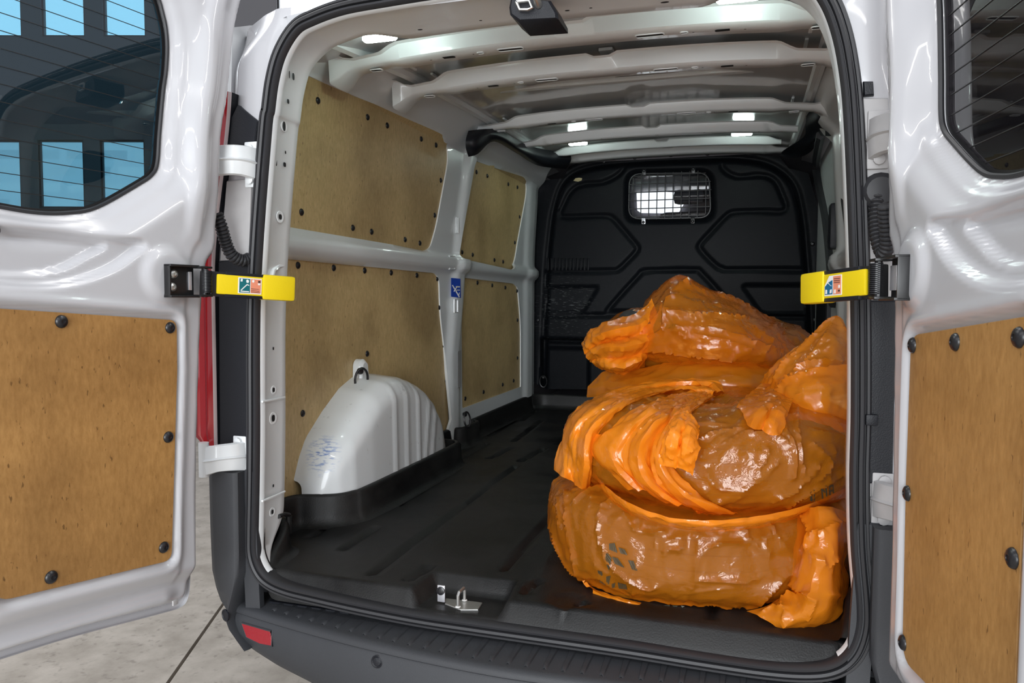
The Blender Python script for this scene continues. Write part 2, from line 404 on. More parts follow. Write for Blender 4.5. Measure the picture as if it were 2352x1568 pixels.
# ---- opening loop, rubber seal
HALF_R = [(.0, -.045), (.25, -.045), (.42, -.048), (.54, -.048), (.62, -.042), (.67, -.028), (.700, .0), (.715, .045), (.716, .10), (.704, .22), (.698, .36), (.697, .5), (.689, .74), (.670, 1.05), (.655, 1.18), (.634, 1.265), (.607, 1.320), (.572, 1.358), (.53, 1.378), (.446, 1.395), (.335, 1.401), (.2, 1.405), (0., 1.407)]
HALF_L = [(-.446, 1.395), (-.53, 1.378), (-.572, 1.360), (-.61, 1.310), (-.631, 1.249), (-.643, 1.181), (-.654, 1.12), (-.691, .742), (-.700, .36), (-.705, .2), (-.709, .10), (-.708, .05), (-.693, .014), (-.668, -.006), (-.62, -.019), (-.55, -.026), (-.406, -.037), (-.253, -.044), (-.12, -.045)]
LOOP = crom(HALF_R + [(-.2, 1.405), (-.335, 1.401)] + HALF_L, 6)
t_ = np.roll(LOOP, -1, 0) - np.roll(LOOP, 1, 0); t_ /= np.linalg.norm(t_, axis=1)[:, None]
LN = np.stack([t_[:, 1], -t_[:, 0]], 1)                       # outward normal of the loop (runs anticlockwise seen from behind)
def loop_sweep(name, prof, mats, parent, sel=None, closed=True):
    """prof: (outward offset, y) or function(i)->list"""
    idx = list(range(len(LOOP))) if sel is None else sel
    V = []; n = None
    for i in idx:
        pr = prof(i) if callable(prof) else prof; n = len(pr)
        for o_, y in pr: V.append((LOOP[i][0] + LN[i][0] * o_, y, LOOP[i][1] + LN[i][1] * o_))
    F = []; N = len(idx)
    for a in range(N if closed else N - 1):
        b_ = (a + 1) % N
        for k in range(n - 1): F.append((a * n + k, a * n + k + 1, b_ * n + k + 1, b_ * n + k))
    return obj(name, V, F, mats, parent, 50)
loop_sweep('door_seal', [(.002, .03), (0, .004), (.0015, -.010), (.006, -.0155), (.0115, -.014), (.0135, -.006), (.0145, -.006), (.0165, -.0155), (.022, -.018), (.0255, -.015), (.0268, -.008), (.0278, -.008), (.0295, -.012), (.034, -.012), (.038, -.006), (.040, .006), (.040, .012)], 'rubber', van)

# ---- white return of the opening: jambs and header
def ret(i):
    x, z = LOOP[i]
    k = float(smooth((z - 1.30) / .09))                        # 0 on the jambs, 1 on the header
    d = (.03 + .095 * float(smooth((z + .02) / .16))) + k * (.03 + .08 * float(smooth((.47 - abs(x)) / .10))); lip = .02 + .025 * float(smooth(z / .2)) + .03 * k
    return [(.0, .0), (-.004, .012), (-.002, .02), (.004, d * .3), (.006 + .0 * k, d * .8), (.006, d - .008), (.010, d), (.03, d + .003), (lip, d + .003)]
sel = [i for i in range(len(LOOP)) if LOOP[i][1] > (.002 if LOOP[i][0] < 0 else -.018)]
i0 = next(i for i in sel if i - 1 not in sel); k0 = sel.index(i0); sel = sel[k0:] + sel[:k0]
loop_sweep('rear_frame', ret, 'paint_in', van, sel, False)
# pressed holes in the left jamb
def jhole(u, v, w_, h_, seg=14):
    p = None
    for x in (-.70,):
        q = PX(u, v, x)
    zz = q[2]; k = np.argmin(np.hypot(LOOP[:, 0] + .69, LOOP[:, 1] - zz)); x = LOOP[k][0] - .0045
    q = PX(u, v, x); pts = []
    for a in range(seg):
        an = 2 * math.pi * a / seg; pts.append((x + .0012, q[1] + w_ * math.copysign(abs(math.cos(an)) ** .7, math.cos(an)), q[2] + h_ * math.copysign(abs(math.sin(an)) ** .7, math.sin(an))))
    jb_ = MB(); jb_.add(pts, [tuple(range(seg))]); jb_.build('jamb_hole', 'hole', van, 0)
for q in [(673, 176, .005, .009), (664, 171, .002, .010), (661, 233, .005, .006), (652, 290, .006, .012), (653, 378, .006, .006), (634, 373, .003, .009), (655, 350, .003, .004), (643, 498, .007, .007), (627, 800, .003, .004), (628, 895, .005, .006), (627, 960, .007, .009), (627, 1115, .003, .004), (625, 1175, .005, .006)]: jhole(*q)
for (u, v, r) in [(652, 290, .014), (628, 895, .012), (627, 960, .017), (625, 1175, .013), (643, 498, .016)]:
    q = PX(u, v, -.70); k = np.argmin(np.hypot(LOOP[:, 0] + .69, LOOP[:, 1] - q[2])); q = PX(u, v, LOOP[k][0] - .005); b = MB()
    b.lathe([(r, 0), (r * .95, .0012), (r * .75, .0016), (r * .62, .0008)], 20, frame(q, (1, 0, 0))); b.build('pressed_ring', 'paint_in', van)
# folded joints across the jamb
for (v0, v1) in ((912, 922), (1128, 1150)):
    b = MB(); p, q = PX(600, v1, -.696), PX(651, v0, -.703); b.tube([p + [.003, 0, 0], (p + q) / 2 + [.005, 0, 0], q + [.004, 0, 0]], .003, 6); b.build('seam', 'paint_in', van)
# hold-open striker pockets behind the yellow straps are hidden; the small curved tab above the strap
b = MB(); b.tube([PX(620, 640, -.69) + [.004, 0, 0], PX(624, 622, -.695) + [.004, 0, 0], PX(635, 612, -.70) + [.004, 0, 0], PX(650, 610, -.705) + [.004, 0, 0]], .007, 8); b.build('pressed_tab', 'paint_in', van)

# ---- header details: oval slots, seam, interior latch
for u, v, a, c in [(740, 75, .024, .006), (965, 68, .007, .004), (1104, 47, .004, .003), (1303, 24, .006, .004), (1357, 18, .004, .003), (1527, 5, .010, .005)]:
    q = PZ(u, v, 1.3975); pts = [(q[0] + a * math.cos(t), q[1] + c * math.sin(t), 1.3972 - .06 * max(0, abs(q[0]) - .3) ** 2) for t in np.linspace(0, 2 * math.pi, 15)[:-1]]; hd = MB(); hd.add(pts, [tuple(range(14))]); hd.build('header_hole', 'hole', van, 0)
b = MB(); yl = .012
p = [PY(1168, 15, yl), PY(1170, 32, yl), PY(1190, 49, yl), PY(1281, 42, yl), PY(1280, 30, yl), PY(1264, 0, yl), PY(1172, -6, yl)]
b.plate([q + [0, .10, 0] for q in p], (0, -1, 0), .10, .006); lat = b.build('latch_cover', 'black', van)
b = MB(); q = [PY(u, v, yl - .012) for u, v in ((1186, 4), (1215, 1), (1222, 18), (1212, 22), (1194, 22))]
b.tube(q + [q[0]], .0035, 6); b.build('latch_hook', 'steel', lat)
b = MB(); b.lathe([(.009, 0), (.009, .01), (.006, .02), (.006, .03), (.004, .033)], 12, frame(PY(1237, 12, yl), (0, -1, .2))); b.build('latch_pin', 'steel', lat)

# ---- rear end panel and outer body (closed shell so that it reads from outside too)
def body_section(z):
    """plan points (x, y) of the right half, front to rear corner"""
    lo = np.array([(.70, .012), (.775, .004), (.822, .006), (.865, .03), (.930, .12), (.975, .32), (1.0, .8), (1.0, 3.5)])
    hi = np.array([(.655, .012), (.705, .006), (.745, .012), (.785, .04), (.865, .15), (.92, .34), (.945, .8), (.945, 3.5)])
    tp = np.array([(.60, .012), (.635, .010), (.662, .022), (.72, .055), (.835, .15), (.90, .32), (.925, .8), (.925, 3.5)])
    if z < 1.3:
        k = float(smooth((z - .75) / .55)); return lo * (1 - k) + hi * k
    k = float(smooth((z - 1.3) / .14)); return hi * (1 - k) + tp * k
for side, nm in ((-1, 'body_side'), (1, 'body_side')):
    zs_ = list(np.linspace(-.04, 1.30, 22)) + list(np.linspace(1.32, 1.435, 8)); S = [crom(body_section(z), 5, False) for z in zs_]
    for z, s_ in zip(zs_, S):                                   # tuck the inner edge just under the seal
        zz = min(z, 1.36); c = [i for i in range(len(LOOP)) if LOOP[i][0] * side > .3]; k = c[int(np.argmin(np.abs(LOOP[c, 1] - zz)))]
        s_[0] = (abs(LOOP[k][0]) + .03, .012)
        if z < .25:
            for i in range(len(s_)):
                if s_[i][0] < .835: s_[i] = (.835, .03)
    n = len(S[0]); V = [(side * x, y, z) for z, s_ in zip(zs_, S) for x, y in s_]; F = []
    for a in range(len(zs_) - 1):
        for k in range(n - 1):
            f = (a * n + k, a * n + k + 1, (a + 1) * n + k + 1, (a + 1) * n + k); F.append(f if side > 0 else f[::-1])
    o = obj(nm, V, F, 'paint', van, 60)
def roof_out(x, y): return 1.445 + .19 * float(smooth(y / 1.1)) * (1 - .35 * (abs(x) / .9) ** 2.4) + .06 * min(1, y / 3) - .07 * (abs(x) / .9) ** 3 - (.0 if y > .02 else .012)
V, F = [], []; xs_ = np.linspace(-.82, .82, 33); ys_ = [.004, .012, .03, .08, .15, .3, .5, .8, 1.2, 1.8, 2.6, 3.5]
for y in ys_:
    for x in xs_:
        lim = float(np.interp(y, [0, .05, .15, .3, .8, 4], [.60, .72, .835, .90, .925, .925])); V.append((x / .82 * lim, y, roof_out(x / .82 * lim, y)))
for a in range(len(ys_) - 1):
    for k in range(32): F.append((a * 33 + k, a * 33 + k + 1, (a + 1) * 33 + k + 1, (a + 1) * 33 + k))
# rear edge of the roof down to the seal
k = len(V); V += [(V[i][0], .012, 1.40 - .13 * max(0, abs(V[i][0]) - .45) ) for i in range(33)]
F += [(k + i, k + i + 1, i + 1, i) for i in range(32)]
obj('roof_outer', V, F, 'paint', van, 60)

# ---- what shows in the gaps between doors and body
def pocket_plate(name, pts, y, th, m_, bev=.003, parent=van):
    b = MB(); b.plate([PY(u, v, y) + [0, th, 0] for u, v in pts], (0, -1, 0), th, bev); return b.build(name, m_, parent)
# left: black trims, tail lamp, hinges, pillar greyed for shade, wiring bellows
pocket_plate('pillar_trim', [(545, 240), (592, 278), (584, 332), (500, 332)], -.004, .02, 'black')
pocket_plate('pillar_trim', [(502, 600), (575, 590), (570, 1020), (505, 1030)], -.004, .02, 'black')
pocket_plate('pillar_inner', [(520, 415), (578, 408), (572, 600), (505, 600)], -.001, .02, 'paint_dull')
def tail_lamp(side, dy=.012):
    b = MB(); xo = .905
    prof = []                                                    # vertical strip lamp, wrapping the corner
    zs2 = np.linspace(.315, 1.235, 24); V = []; F = []; n = 10
    for z in zs2:
        k = smooth((z - .75) / .55); x0 = .826 * (1 - k) + .762 * k
        e = float(min(1, (z - .31) / .02, (1.24 - z) / .10)); e = max(e, .05)
        pr = [(x0, .02), (x0, -.02), (x0 + .005, -.028), (x0 + .012 * e + .005, -.036), (x0 + .022 * e + .005, -.031), (x0 + .034 * e + .005, -.037), (x0 + .046 * e + .005, -.032), (x0 + .060 * e + .005, -.031), (x0 + .085 * e, .01), (x0 + .10 * e, .07)]
        V += [(side * x, y + dy, z) for x, y in pr]
    for a in range(len(zs2) - 1):
        for k in range(n - 1): F.append((a * n + k, a * n + k + 1, (a + 1) * n + k + 1, (a + 1) * n + k)[::side])
    o = obj('tail_lamp', V, F, ['red', 'clear', 'red_dark', 'black'], van, 40, [(3, 1, 0, 2, 0, 0, 2, 2, 2, 2)[i % (n - 1)] for i in range(len(F))])
    return o
tail_lamp(-1); tail_lamp(1)
def hinge(name, z, side, h=.085, xa=.725):
    """cast gooseneck arm from the pillar out to the door edge"""
    b = MB(); x0 = side * .70
    path = [(side * xa, .004, z), (side * (xa + .012), -.030, z + .004), (side * (xa + .035), -.055, z + .004), (side * .80, -.064, z), (side * .82, -.064, z - .004)]
    P = crom(path, 6, False); V, F = [], []; n = len(P)
    for i, p in enumerate(P):
        q = i / (n - 1); hh = h / 2 * (1.0 - .12 * math.sin(q * math.pi)); rib = .006 * math.sin(q * math.pi)
        t = P[min(i + 1, n - 1)] - P[max(i - 1, 0)]; nn = np.array([t[1], -t[0], 0]) * (1 if side < 0 else -1); nn /= np.linalg.norm(nn)
        nn = -nn if nn[1] > 0 else nn
        for d, zz in ((0, -1), (.008, -.92), (.008 + rib, -.1), (.013 + rib, 0), (.008 + rib, .12), (.008, .92), (0, 1), (-.012, .9), (-.012, -.9)):
            V.append((p[0] + nn[0] * d, p[1] + nn[1] * d, p[2] + zz * hh))
    for i in range(n - 1):
        for k in range(9): F.append((i * 9 + k, i * 9 + (k + 1) % 9, (i + 1) * 9 + (k + 1) % 9, (i + 1) * 9 + k))
    F += [tuple(range(9)), tuple((n - 1) * 9 + k for k in range(9))]
    b.add(V, F)
    b.lathe([(.013, -h * .55), (.013, h * .55)], 12, frame((side * .822, -.066, z), (0, 0, 1)))
    b.box((side * (xa + .012), .0, z), (.04, .012, h * 1.35), .004)
    for dz in (-.03, .03): b.lathe([(.011, 0), (.011, .006), (.006, .008)], 10, frame((side * (xa + .014), -.008, z + dz * 1.3), (0, -1, 0)))
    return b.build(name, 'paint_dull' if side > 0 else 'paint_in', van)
hinge('door_hinge', 1.052, -1, .085, .70); hinge('door_hinge', .303, -1, .08, .748)
hinge('door_hinge', 1.03, 1, .085, .72); hinge('door_hinge', .318, 1, .08, .748)
def bellows(name, pts, r, parent=van):
    P = crom(pts, 24, False); L = np.concatenate([[0], np.cumsum(np.linalg.norm(np.diff(P, axis=0), axis=1))])
    n = int(L[-1] / .0028); q = np.linspace(0, L[-1], n); P = np.stack([np.interp(q, L, P[:, i]) for i in range(3)], 1)
    b = MB(); b.tube(P, [r * (1 if (i % 3) else .78) for i in range(n)], 12); return b.build(name, 'rubber', parent, 30)
bellows('wiring_bellows', [PY(496, 490, -.085), PY(508, 520, -.075), PY(518, 555, -.06), PY(532, 585, -.045), PY(556, 598, -.02), PY(575, 592, .0)], .016)
bellows('wiring_bellows', [PY(2016, 440, -.005), PY(2012, 500, -.02), PY(2016, 550, -.035), PY(2028, 582, -.05), PY(2038, 560, -.07), PY(2034, 500, -.09), PY(2032, 470, -.1)], .014)
b = MB(); b.lathe([(.036, 0), (.036, .012), (.026, .022), (.012, .024)], 18, frame(PY(2020, 440, .004), (0, -1, 0))); b.build('wiring_grommet', 'rubber', van)
# right pillar: small black buffer, lower pillar greyed for shade, black trim
pocket_plate('door_buffer', [(1983, 186), (2006, 186), (2008, 218), (1985, 220)], -.006, .02, 'black')
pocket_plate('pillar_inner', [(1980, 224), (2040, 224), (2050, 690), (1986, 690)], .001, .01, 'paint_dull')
pocket_plate('pillar_trim', [(1988, 690), (2060, 690), (2050, 1110), (1985, 1110)], -.004, .02, 'black')
b = MB(); q = PY(2002, 964, -.012); b.box(q, (.022, .012, .022), .003); b.build('trim_clip', 'black', van)
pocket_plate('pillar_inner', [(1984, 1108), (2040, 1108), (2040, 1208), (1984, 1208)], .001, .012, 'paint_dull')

# ---- bumper
def bump_y(x): return -.122 + .112 * (abs(x) / .78) ** 1.7
V, F = [], []; xb = np.linspace(-.774, .774, 84); prof_n = None
for x in xb:
    yo = bump_y(x); zb = float(np.interp(abs(x), [0, .2, .3, .45, .537, .637, .715, .775], [-.355, -.34, -.305, -.258, -.241, -.227, -.210, -.194])); yo += .005; pr = [(.09, -.078), (.082, -.088), (yo + .012, -.092), (yo, -.096), (yo - .005, -.103), (yo - .006, -.110), (yo - .003, -.113), (yo - .008, -.119), (yo - .012, (-.119 + zb) / 2), (yo - .004, zb + .022), (yo + .012, zb), (yo + .10, zb - .006)]
    prof_n = len(pr); V += [(x, y, z) for y, z in pr]
for a in range(len(xb) - 1):
    for k in range(prof_n - 1): F.append((a * prof_n + k, a * prof_n + k + 1, (a + 1) * prof_n + k + 1, (a + 1) * prof_n + k))
bumper = obj('rear_bumper', V, F, 'bumper', van, 45)
# raised tread ribs on the step, each its own piece
def rib_mesh():
    V, F = [], []; n = 8
    for i in range(n):
        q = i / (n - 1); wd = .0075 * (1 - .45 * q); V += [(-wd * 1.5, -.15 * q, 0), (-wd, -.15 * q, .004), (wd, -.15 * q, .004), (wd * 1.5, -.15 * q, 0)]
    for i in range(n - 1):
        for k in range(3): F.append((i * 4 + k, i * 4 + k + 1, (i + 1) * 4 + k + 1, (i + 1) * 4 + k))
    k = (n - 1) * 4; V += [(-.005, -.155, 0), (.005, -.155, 0), (0, -.153, .003)]; j = len(V) - 3
    F += [(k, k + 1, j + 2, j), (k + 1, k + 2, j + 2), (k + 2, k + 3, j + 1, j + 2)]
    return mesh('tread_rib', V, F, 'bumper', 40)
rm = rib_mesh()
for i in range(33):
    x = -.66 + i * .0415
    o = bpy.data.objects.new('tread_rib', rm); yo = bump_y(x); o.location = (x, .075, -.0885); o.scale.y = (.075 - yo - .024) / .155; o.rotation_euler = (math.atan2(.0042, .075 - yo), 0, 0); link(o, bumper)
# corner pieces with the upright towers
for side in (-1, 1):
    V, F = [], []; zs2 = [-.196, -.185, -.17, -.145, -.125, -.108, -.085, -.05, .0, .06, .14, .22, .262, .268]
    for z in zs2:
        k = float(smooth((z + .14) / .16)); out = float(np.interp(z, [-.196, -.17, -.145, -.085, -.03, .13, .27], [.752, .776, .798, .832, .843, .847, .848])); inn = .777 * (1 - k) + .742 * k; inn = min(inn, out - .03)
        yb = (-.015) * (1 - k) + (-.038) * k
        fl_ = -.02 * (1 - k)
        pr = [(inn, .03), (inn, yb + fl_ * .6), (inn + .006, yb - .006 + fl_), (inn + .012, yb - .008 + fl_ * .6), (max(inn + .015, out - .03), yb - .004 + (.0 if k > .5 else .012)), (out - .008, yb + .012), (out, yb + .05), (out + .04, .18), (out + .09, .45)]
        n = len(pr); V += [(side * x, y, z) for x, y in pr]
    for a in range(len(zs2) - 1):
        for k in range(n - 1): F.append((a * n + k, a * n + k + 1, (a + 1) * n + k + 1, (a + 1) * n + k)[::side])
    k = (len(zs2) - 1) * n; F.append(tuple(k + i for i in range(n))[::side])
    obj('bumper_corner', V, F, 'bumper', van, 40)
    # ledge between tower foot and seal
    pts = [(.66, .03), (.76, .03), (.76, -.012), (.735, -.016), (.66, -.02)]
    b = MB(); b.plate([(side * x, y + .0, -.135) for x, y in pts], (0, 0, 1), .03, .003); b.build('bumper_ledge', 'bumper', van)
    b = MB(); b.plate([(side * .70, .008, -.11), (side * .745, .008, -.11), (side * .76, .008, .27), (side * .715, .008, .27)], (0, -1, 0), .018, .004); b.build('tower_trim', 'bumper', van)
    # small round cap on the corner
    b = MB(); f = frame(PY(519, 1412, -.036) if side < 0 else (.80, -.03, -.13), (side * .35, -.93, 0)); b.lathe([(.016, 0), (.016, .003), (.013, .004), (.011, .002)], 16, f); b.build('tow_cap', 'black', bumper)
# red reflector in its pocket
def onbump(u, v):
    y = -.06
    for _ in range(12):
        q = PY(u, v, y); z = q[2]; y = bump_y(q[0]) + float(np.interp(z, [-.22, -.17, -.119, -.113], [.001, -.007, -.003, .002])); 
    return PY(u, v, y)
rp = [onbump(u, v) for u, v in ((557, 1430), (624, 1449), (626, 1482), (600, 1478), (568, 1462))]
nr = np.cross(rp[1] - rp[0], rp[3] - rp[0]); nr = -nr / np.linalg.norm(nr) if nr[1] > 0 else nr / np.linalg.norm(nr)
b = MB(); b.plate([p - nr * .006 for p in rp], nr, .010, .002); refl = b.build('reflector', 'red_dark', bumper)
b = MB(); b.tube([rp[i] + nr * .001 for i in (0, 1, 2, 3, 4, 0)], .0035, 6); b.build('reflector_rim', 'bumper', refl)
q = onbump(866, 1519); b = MB(); f = frame(q - [0, -.002, 0], (0, -1, .12)); b.lathe([(.015, 0), (.015, .003), (.013, .004), (.0105, .0025), (.0095, .0035), (.003, .0045)], 24, f); b.build('parking_sensor', 'black', bumper)
# dark rail between seal and step
b = MB(); b.box((0, .05, -.100), (1.40, .05, .03), .004); b.build('sill_rail', 'black', van)
# ================================================================== LOAD BAY
def base_x(y, z, bulge=True):
    """inner side wall, distance from the centre line"""
    x = .864 - .020 * smooth((z - .95) / .5) - .055 * smooth((z - 1.425) / .07) - .09 * np.clip((z - 1.485) / .12, 0, 1) ** 1.5
    if bulge:
        r = np.exp(-((z - .882) / .036) ** 4); x = x - .030 * r                       # belt rail
        pc = 1.66 + .20 * (z - .45) * (z > .45) + .0 * z
        x = x - .022 * np.exp(-((y - pc - .06) / .075) ** 4) * (z < 1.5)               # middle pillar
        x = x - .015 * np.exp(-((y - 3.02) / .10) ** 4) * (z < 1.45)
    return x
def xyl(pts, x=-.862): return np.array([PX(u, v, x)[1:] for u, v in pts])
H1 = np.array([(.26, .935)] + [tuple(q) for q in xyl([(900, 561), (975, 577)])] + [tuple(q) for q in xyl([(990, 568), (1003, 520), (1022, 372), (1020, 335), (1000, 310), (985, 303), (850, 240), (760, 203)])] + [(.26, 1.41)])
H1 = rpoly(H1, [.0, .0, .05, .03, .1, .06, .06, .05, .05, .0, .05, 0])
H2 = np.array([(.26, .836)] + [tuple(q) for q in xyl([(1000, 627), (1010, 640), (1012, 720), (1022, 800), (1030, 962)])] + [(1.62, .03), (.26, .03)])
H2 = rpoly(H2, [0, .02, .03, .15, .1, .0, 0, 0])
H3 = rpoly(xyl([(1047, 593), (1168, 620), (1183, 605), (1203, 448), (1203, 420), (1190, 407), (1080, 368), (1074, 380)]), [.02, .03, .08, .05, .05, .05, .02, .03])
H4 = rpoly(xyl([(1060, 637), (1180, 651), (1190, 660), (1197, 740), (1197, 888), (1063, 938)]), [.01, .02, .03, .1, .0, 0])
def wall_map(side):
    def f(Q):
        y, z = Q[:, 0], Q[:, 1]; return np.stack([side * base_x(y, z), y, z], 1)
    return f
WO = [(.10, .0), (3.16, .0), (3.16, 1.44), (3.10, 1.62), (.9, 1.595), (.5, 1.555), (.25, 1.50), (.10, 1.44)]
side_l = field('side_panel', WO, [H1, H2, H3, H4], .012, wall_map(-1), 'paint_in', van, skirt=(-.012, 0, 0), smooth_=50)
# right side: bare pressed metal with openings at the rear, sliding-door opening ahead of it
HR = [rpoly([(.30, 1.16), (.50, 1.22), (.56, 1.33), (.40, 1.34)], .06), rpoly([(.62, .98), (.70, .98), (.74, 1.10), (.68, 1.11)], .03),
      rpoly([(.30, .96), (.36, .96), (.36, 1.03), (.30, 1.03)], .02), rpoly([(1.0, 1.05), (1.5, 1.05), (1.5, 1.30), (1.0, 1.30)], .06)]
side_r = field('side_panel', [(.10, .0), (2.12, .0), (2.12, 1.58), (.9, 1.595), (.5, 1.555), (.25, 1.50), (.10, 1.44)], HR, .022, wall_map(1), 'paint_in', van, skirt=(.012, 0, 0), smooth_=50)
b = MB(); b.box((.905, .95, .7), (.02, 1.7, 1.3)); b.build('dark_backing', 'hole', van, 0)  # dark sheet standing in for the shade behind the wall openings
# sliding door with its dark window, pillar seal
b = MB(); b.plate([(.885, y, z) for y, z in ((2.12, 0), (3.16, 0), (3.16, 1.52), (2.12, 1.52))], (-1, 0, 0), .02, .002); sd_ = b.build('sliding_door', 'paint_in', van)
b = MB(); b.plate([(.866, y, z) for y, z in rpoly([(2.24, .40), (2.80, .40), (2.78, .80), (2.24, .80)], .05)], (-1, 0, 0), .025, .006); b.build('door_trim', 'black', sd_)
def strip(name, pts, w_, d_, m_, parent=van):
    """flat strip through (x, y, z) points"""
    b = MB(); P = crom(pts, 6, False); b.tube(P, w_, 6); o = b.build(name, m_, parent); return o
strip('pillar_seal', [PX(1885, 310, .80), PX(1874, 372, .835), PX(1880, 420, .85), PX(1897, 500, .855), PX(1908, 600, .855), PX(1915, 700, .855)], .022, .02, 'rubber')
strip('pillar_seal', [PX(1925, 390, .855), PX(1938, 470, .857), PX(1946, 540, .857), PX(1948, 600, .857)], .010, .01, 'rubber')
b = MB(); p = PX(1918, 520, .85); b.box(p, (.05, .10, .20), .012); b.box(p + [0, .12, .055], (.03, .12, .02), .004); b.box(p + [0, .12, -.05], (.03, .12, .02), .004); b.build('door_guide', 'black', van)

# ---- hardboard lining panels with their fasteners
def bolt_mesh(r=.0105):
    b = MB(); b.lathe([(r * 1.12, 0), (r * 1.1, r * .12), (r * .95, r * .36), (r * .6, r * .55), (r * .35, r * .58), (r * .33, r * .48), (r * .05, r * .46)], 14)
    return mesh('bolt', b.v, b.f, 'bolt', 40)
BM = bolt_mesh()
def put_bolt(p, nrm, parent, sc=1., me=None, name='bolt'):
    o = bpy.data.objects.new(name, me or BM); o.matrix_world = frame(p, nrm) @ Matrix.Scale(sc, 4); mw = o.matrix_world.copy()
    link(o, parent); o.matrix_basis = mw; return o
def lining(outline, bolts, grow=.012):
    c = (outline.max(0) + outline.min(0)) / 2; hw = (outline.max(0) - outline.min(0)) / 2; o2 = c + (outline - c) * (hw + .02) / hw
    f = lambda Q: np.stack([-(base_x(Q[:, 0], Q[:, 1], False) + .006), Q[:, 0], Q[:, 1]], 1)
    o = field('lining_panel', o2, [], .04, f, 'ply_bay', van, skirt=(-.006, 0, 0), smooth_=30)
    for u, v in bolts:
        q = PX(u, v, -.868); x = -(float(base_x(q[1], q[2], False)) + .006); q = PX(u, v, x); put_bolt(q, (1, 0, 0), o)
    return o
lining(H1, [(730, 231), (844, 269), (889, 288), (967, 319), (1001, 333), (1012, 414), (998, 494), (964, 558), (930, 550), (853, 532), (810, 523), (692, 487)])
lining(H2, [(684, 609), (766, 615), (837, 621), (898, 626), (957, 632), (1004, 640), (1009, 706), (1019, 794), (1024, 874), (843, 812), (695, 949)])
lining(H3, [(1094, 395), (1119, 404), (1167, 423), (1188, 430), (1193, 498), (1182, 557), (1155, 601), (1135, 597), (1085, 585), (1061, 579), (1055, 460)])
lining(H4, [(1096, 649), (1130, 655), (1160, 660), (1187, 668), (1188, 735), (1188, 822), (1179, 874), (1154, 883), (1110, 900), (1068, 915)])
# sticker, slots on the middle pillar
def on_wall(u, v, d=.0):
    x = -.84
    for _ in range(8):
        q = PX(u, v, x); x = -(float(base_x(np.array([q[1]]), np.array([q[2]]))[0])) + d
    return PX(u, v, x)
def wall_patch(name, pts, m_, th=.0012, parent=van):
    P = [on_wall(u, v, .006) for u, v in pts]; b = MB(); b.plate(P, (1, -.2, 0), th); return b.build(name, m_, parent, 0)
stk = wall_patch('strap_sticker', [(1036, 638), (1057, 640), (1058, 684), (1036, 681)], 'blue')
for pts in ([(1038, 655), (1040, 654), (1056, 681), (1054, 683)], [(1047, 657), (1056, 657), (1056, 660), (1047, 660)], [(1048, 665), (1056, 665), (1056, 667), (1048, 667)], [(1042, 668), (1050, 656), (1051, 658), (1043, 670)], [(1052, 679), (1055, 671), (1056, 672), (1054, 680)]):
    P = [on_wall(u, v, .0085) for u, v in pts]; b = MB(); b.plate(P, (1, -.2, 0), .0008); b.build('sticker_print', 'white_print', stk, 0)
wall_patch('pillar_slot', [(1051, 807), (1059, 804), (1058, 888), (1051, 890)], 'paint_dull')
for u0, v0, u1, v1 in ((1043, 688, 1051, 717), (1032, 588, 1044, 618), (1048, 500, 1052, 535)):
    b = MB(); P = [on_wall(u, v, .002) for u, v in ((u0, v0), (u1, v0), (u1, v1), (u0, v1), (u0, v0))]; b.tube(P, .004, 6); b.build('pressed_slot', 'paint_in', van)

# ---- wheel arch
V, F = [], []; ny, nt = 64, 30; y0, y1 = .402, 1.37
for i in range(ny):
    y = y0 + (y1 - y0) * i / (ny - 1)
    h = float(np.interp(y, [.40, .43, .47, .57, .68, .77, .85, .94, 1.06, 1.15, 1.23, 1.31, 1.37], [.14, .205, .262, .335, .400, .430, .438, .428, .392, .345, .280, .17, .04]))
    ins = float(np.interp(y, [.40, .415, .45, .51, .62, 1.1, 1.25, 1.33, 1.37], [.02, .09, .135, .158, .166, .166, .158, .14, .11]))
    for k in range(nt):
        t = k / (nt - 1)
        # wall-top -> across the top -> fillet -> inner face down to the floor
        a = t * 3
        rad = min(.085, h * .8, ins * .85)
        if a < .7: px_, pz_ = (ins - rad) * a / .7, h - .008 * (a / .7)
        elif a < 1.7:
            an = (a - .7) * math.pi / 2; px_, pz_ = ins - rad + rad * math.sin(an), h - .008 - rad + rad * math.cos(an)
        else: q = (a - 1.7) / 1.3; px_, pz_ = ins + .006 * q, (h - .008 - rad) * (1 - q) - .01 * q
        rib = 0
        if t > .28:
            for yr, lean in ((.79, 0), (.885, 0), (.985, 0), (1.09, .22), (1.17, .26)):
                rib = max(rib, math.exp(-((y - yr - lean * (pz_ - .3)) / .010) ** 2))
        V.append((-.872 + px_ + .006 * rib, y, pz_ + .0))
for i in range(ny - 1):
    for k in range(nt - 1): F.append((i * nt + k, i * nt + k + 1, (i + 1) * nt + k + 1, (i + 1) * nt + k))
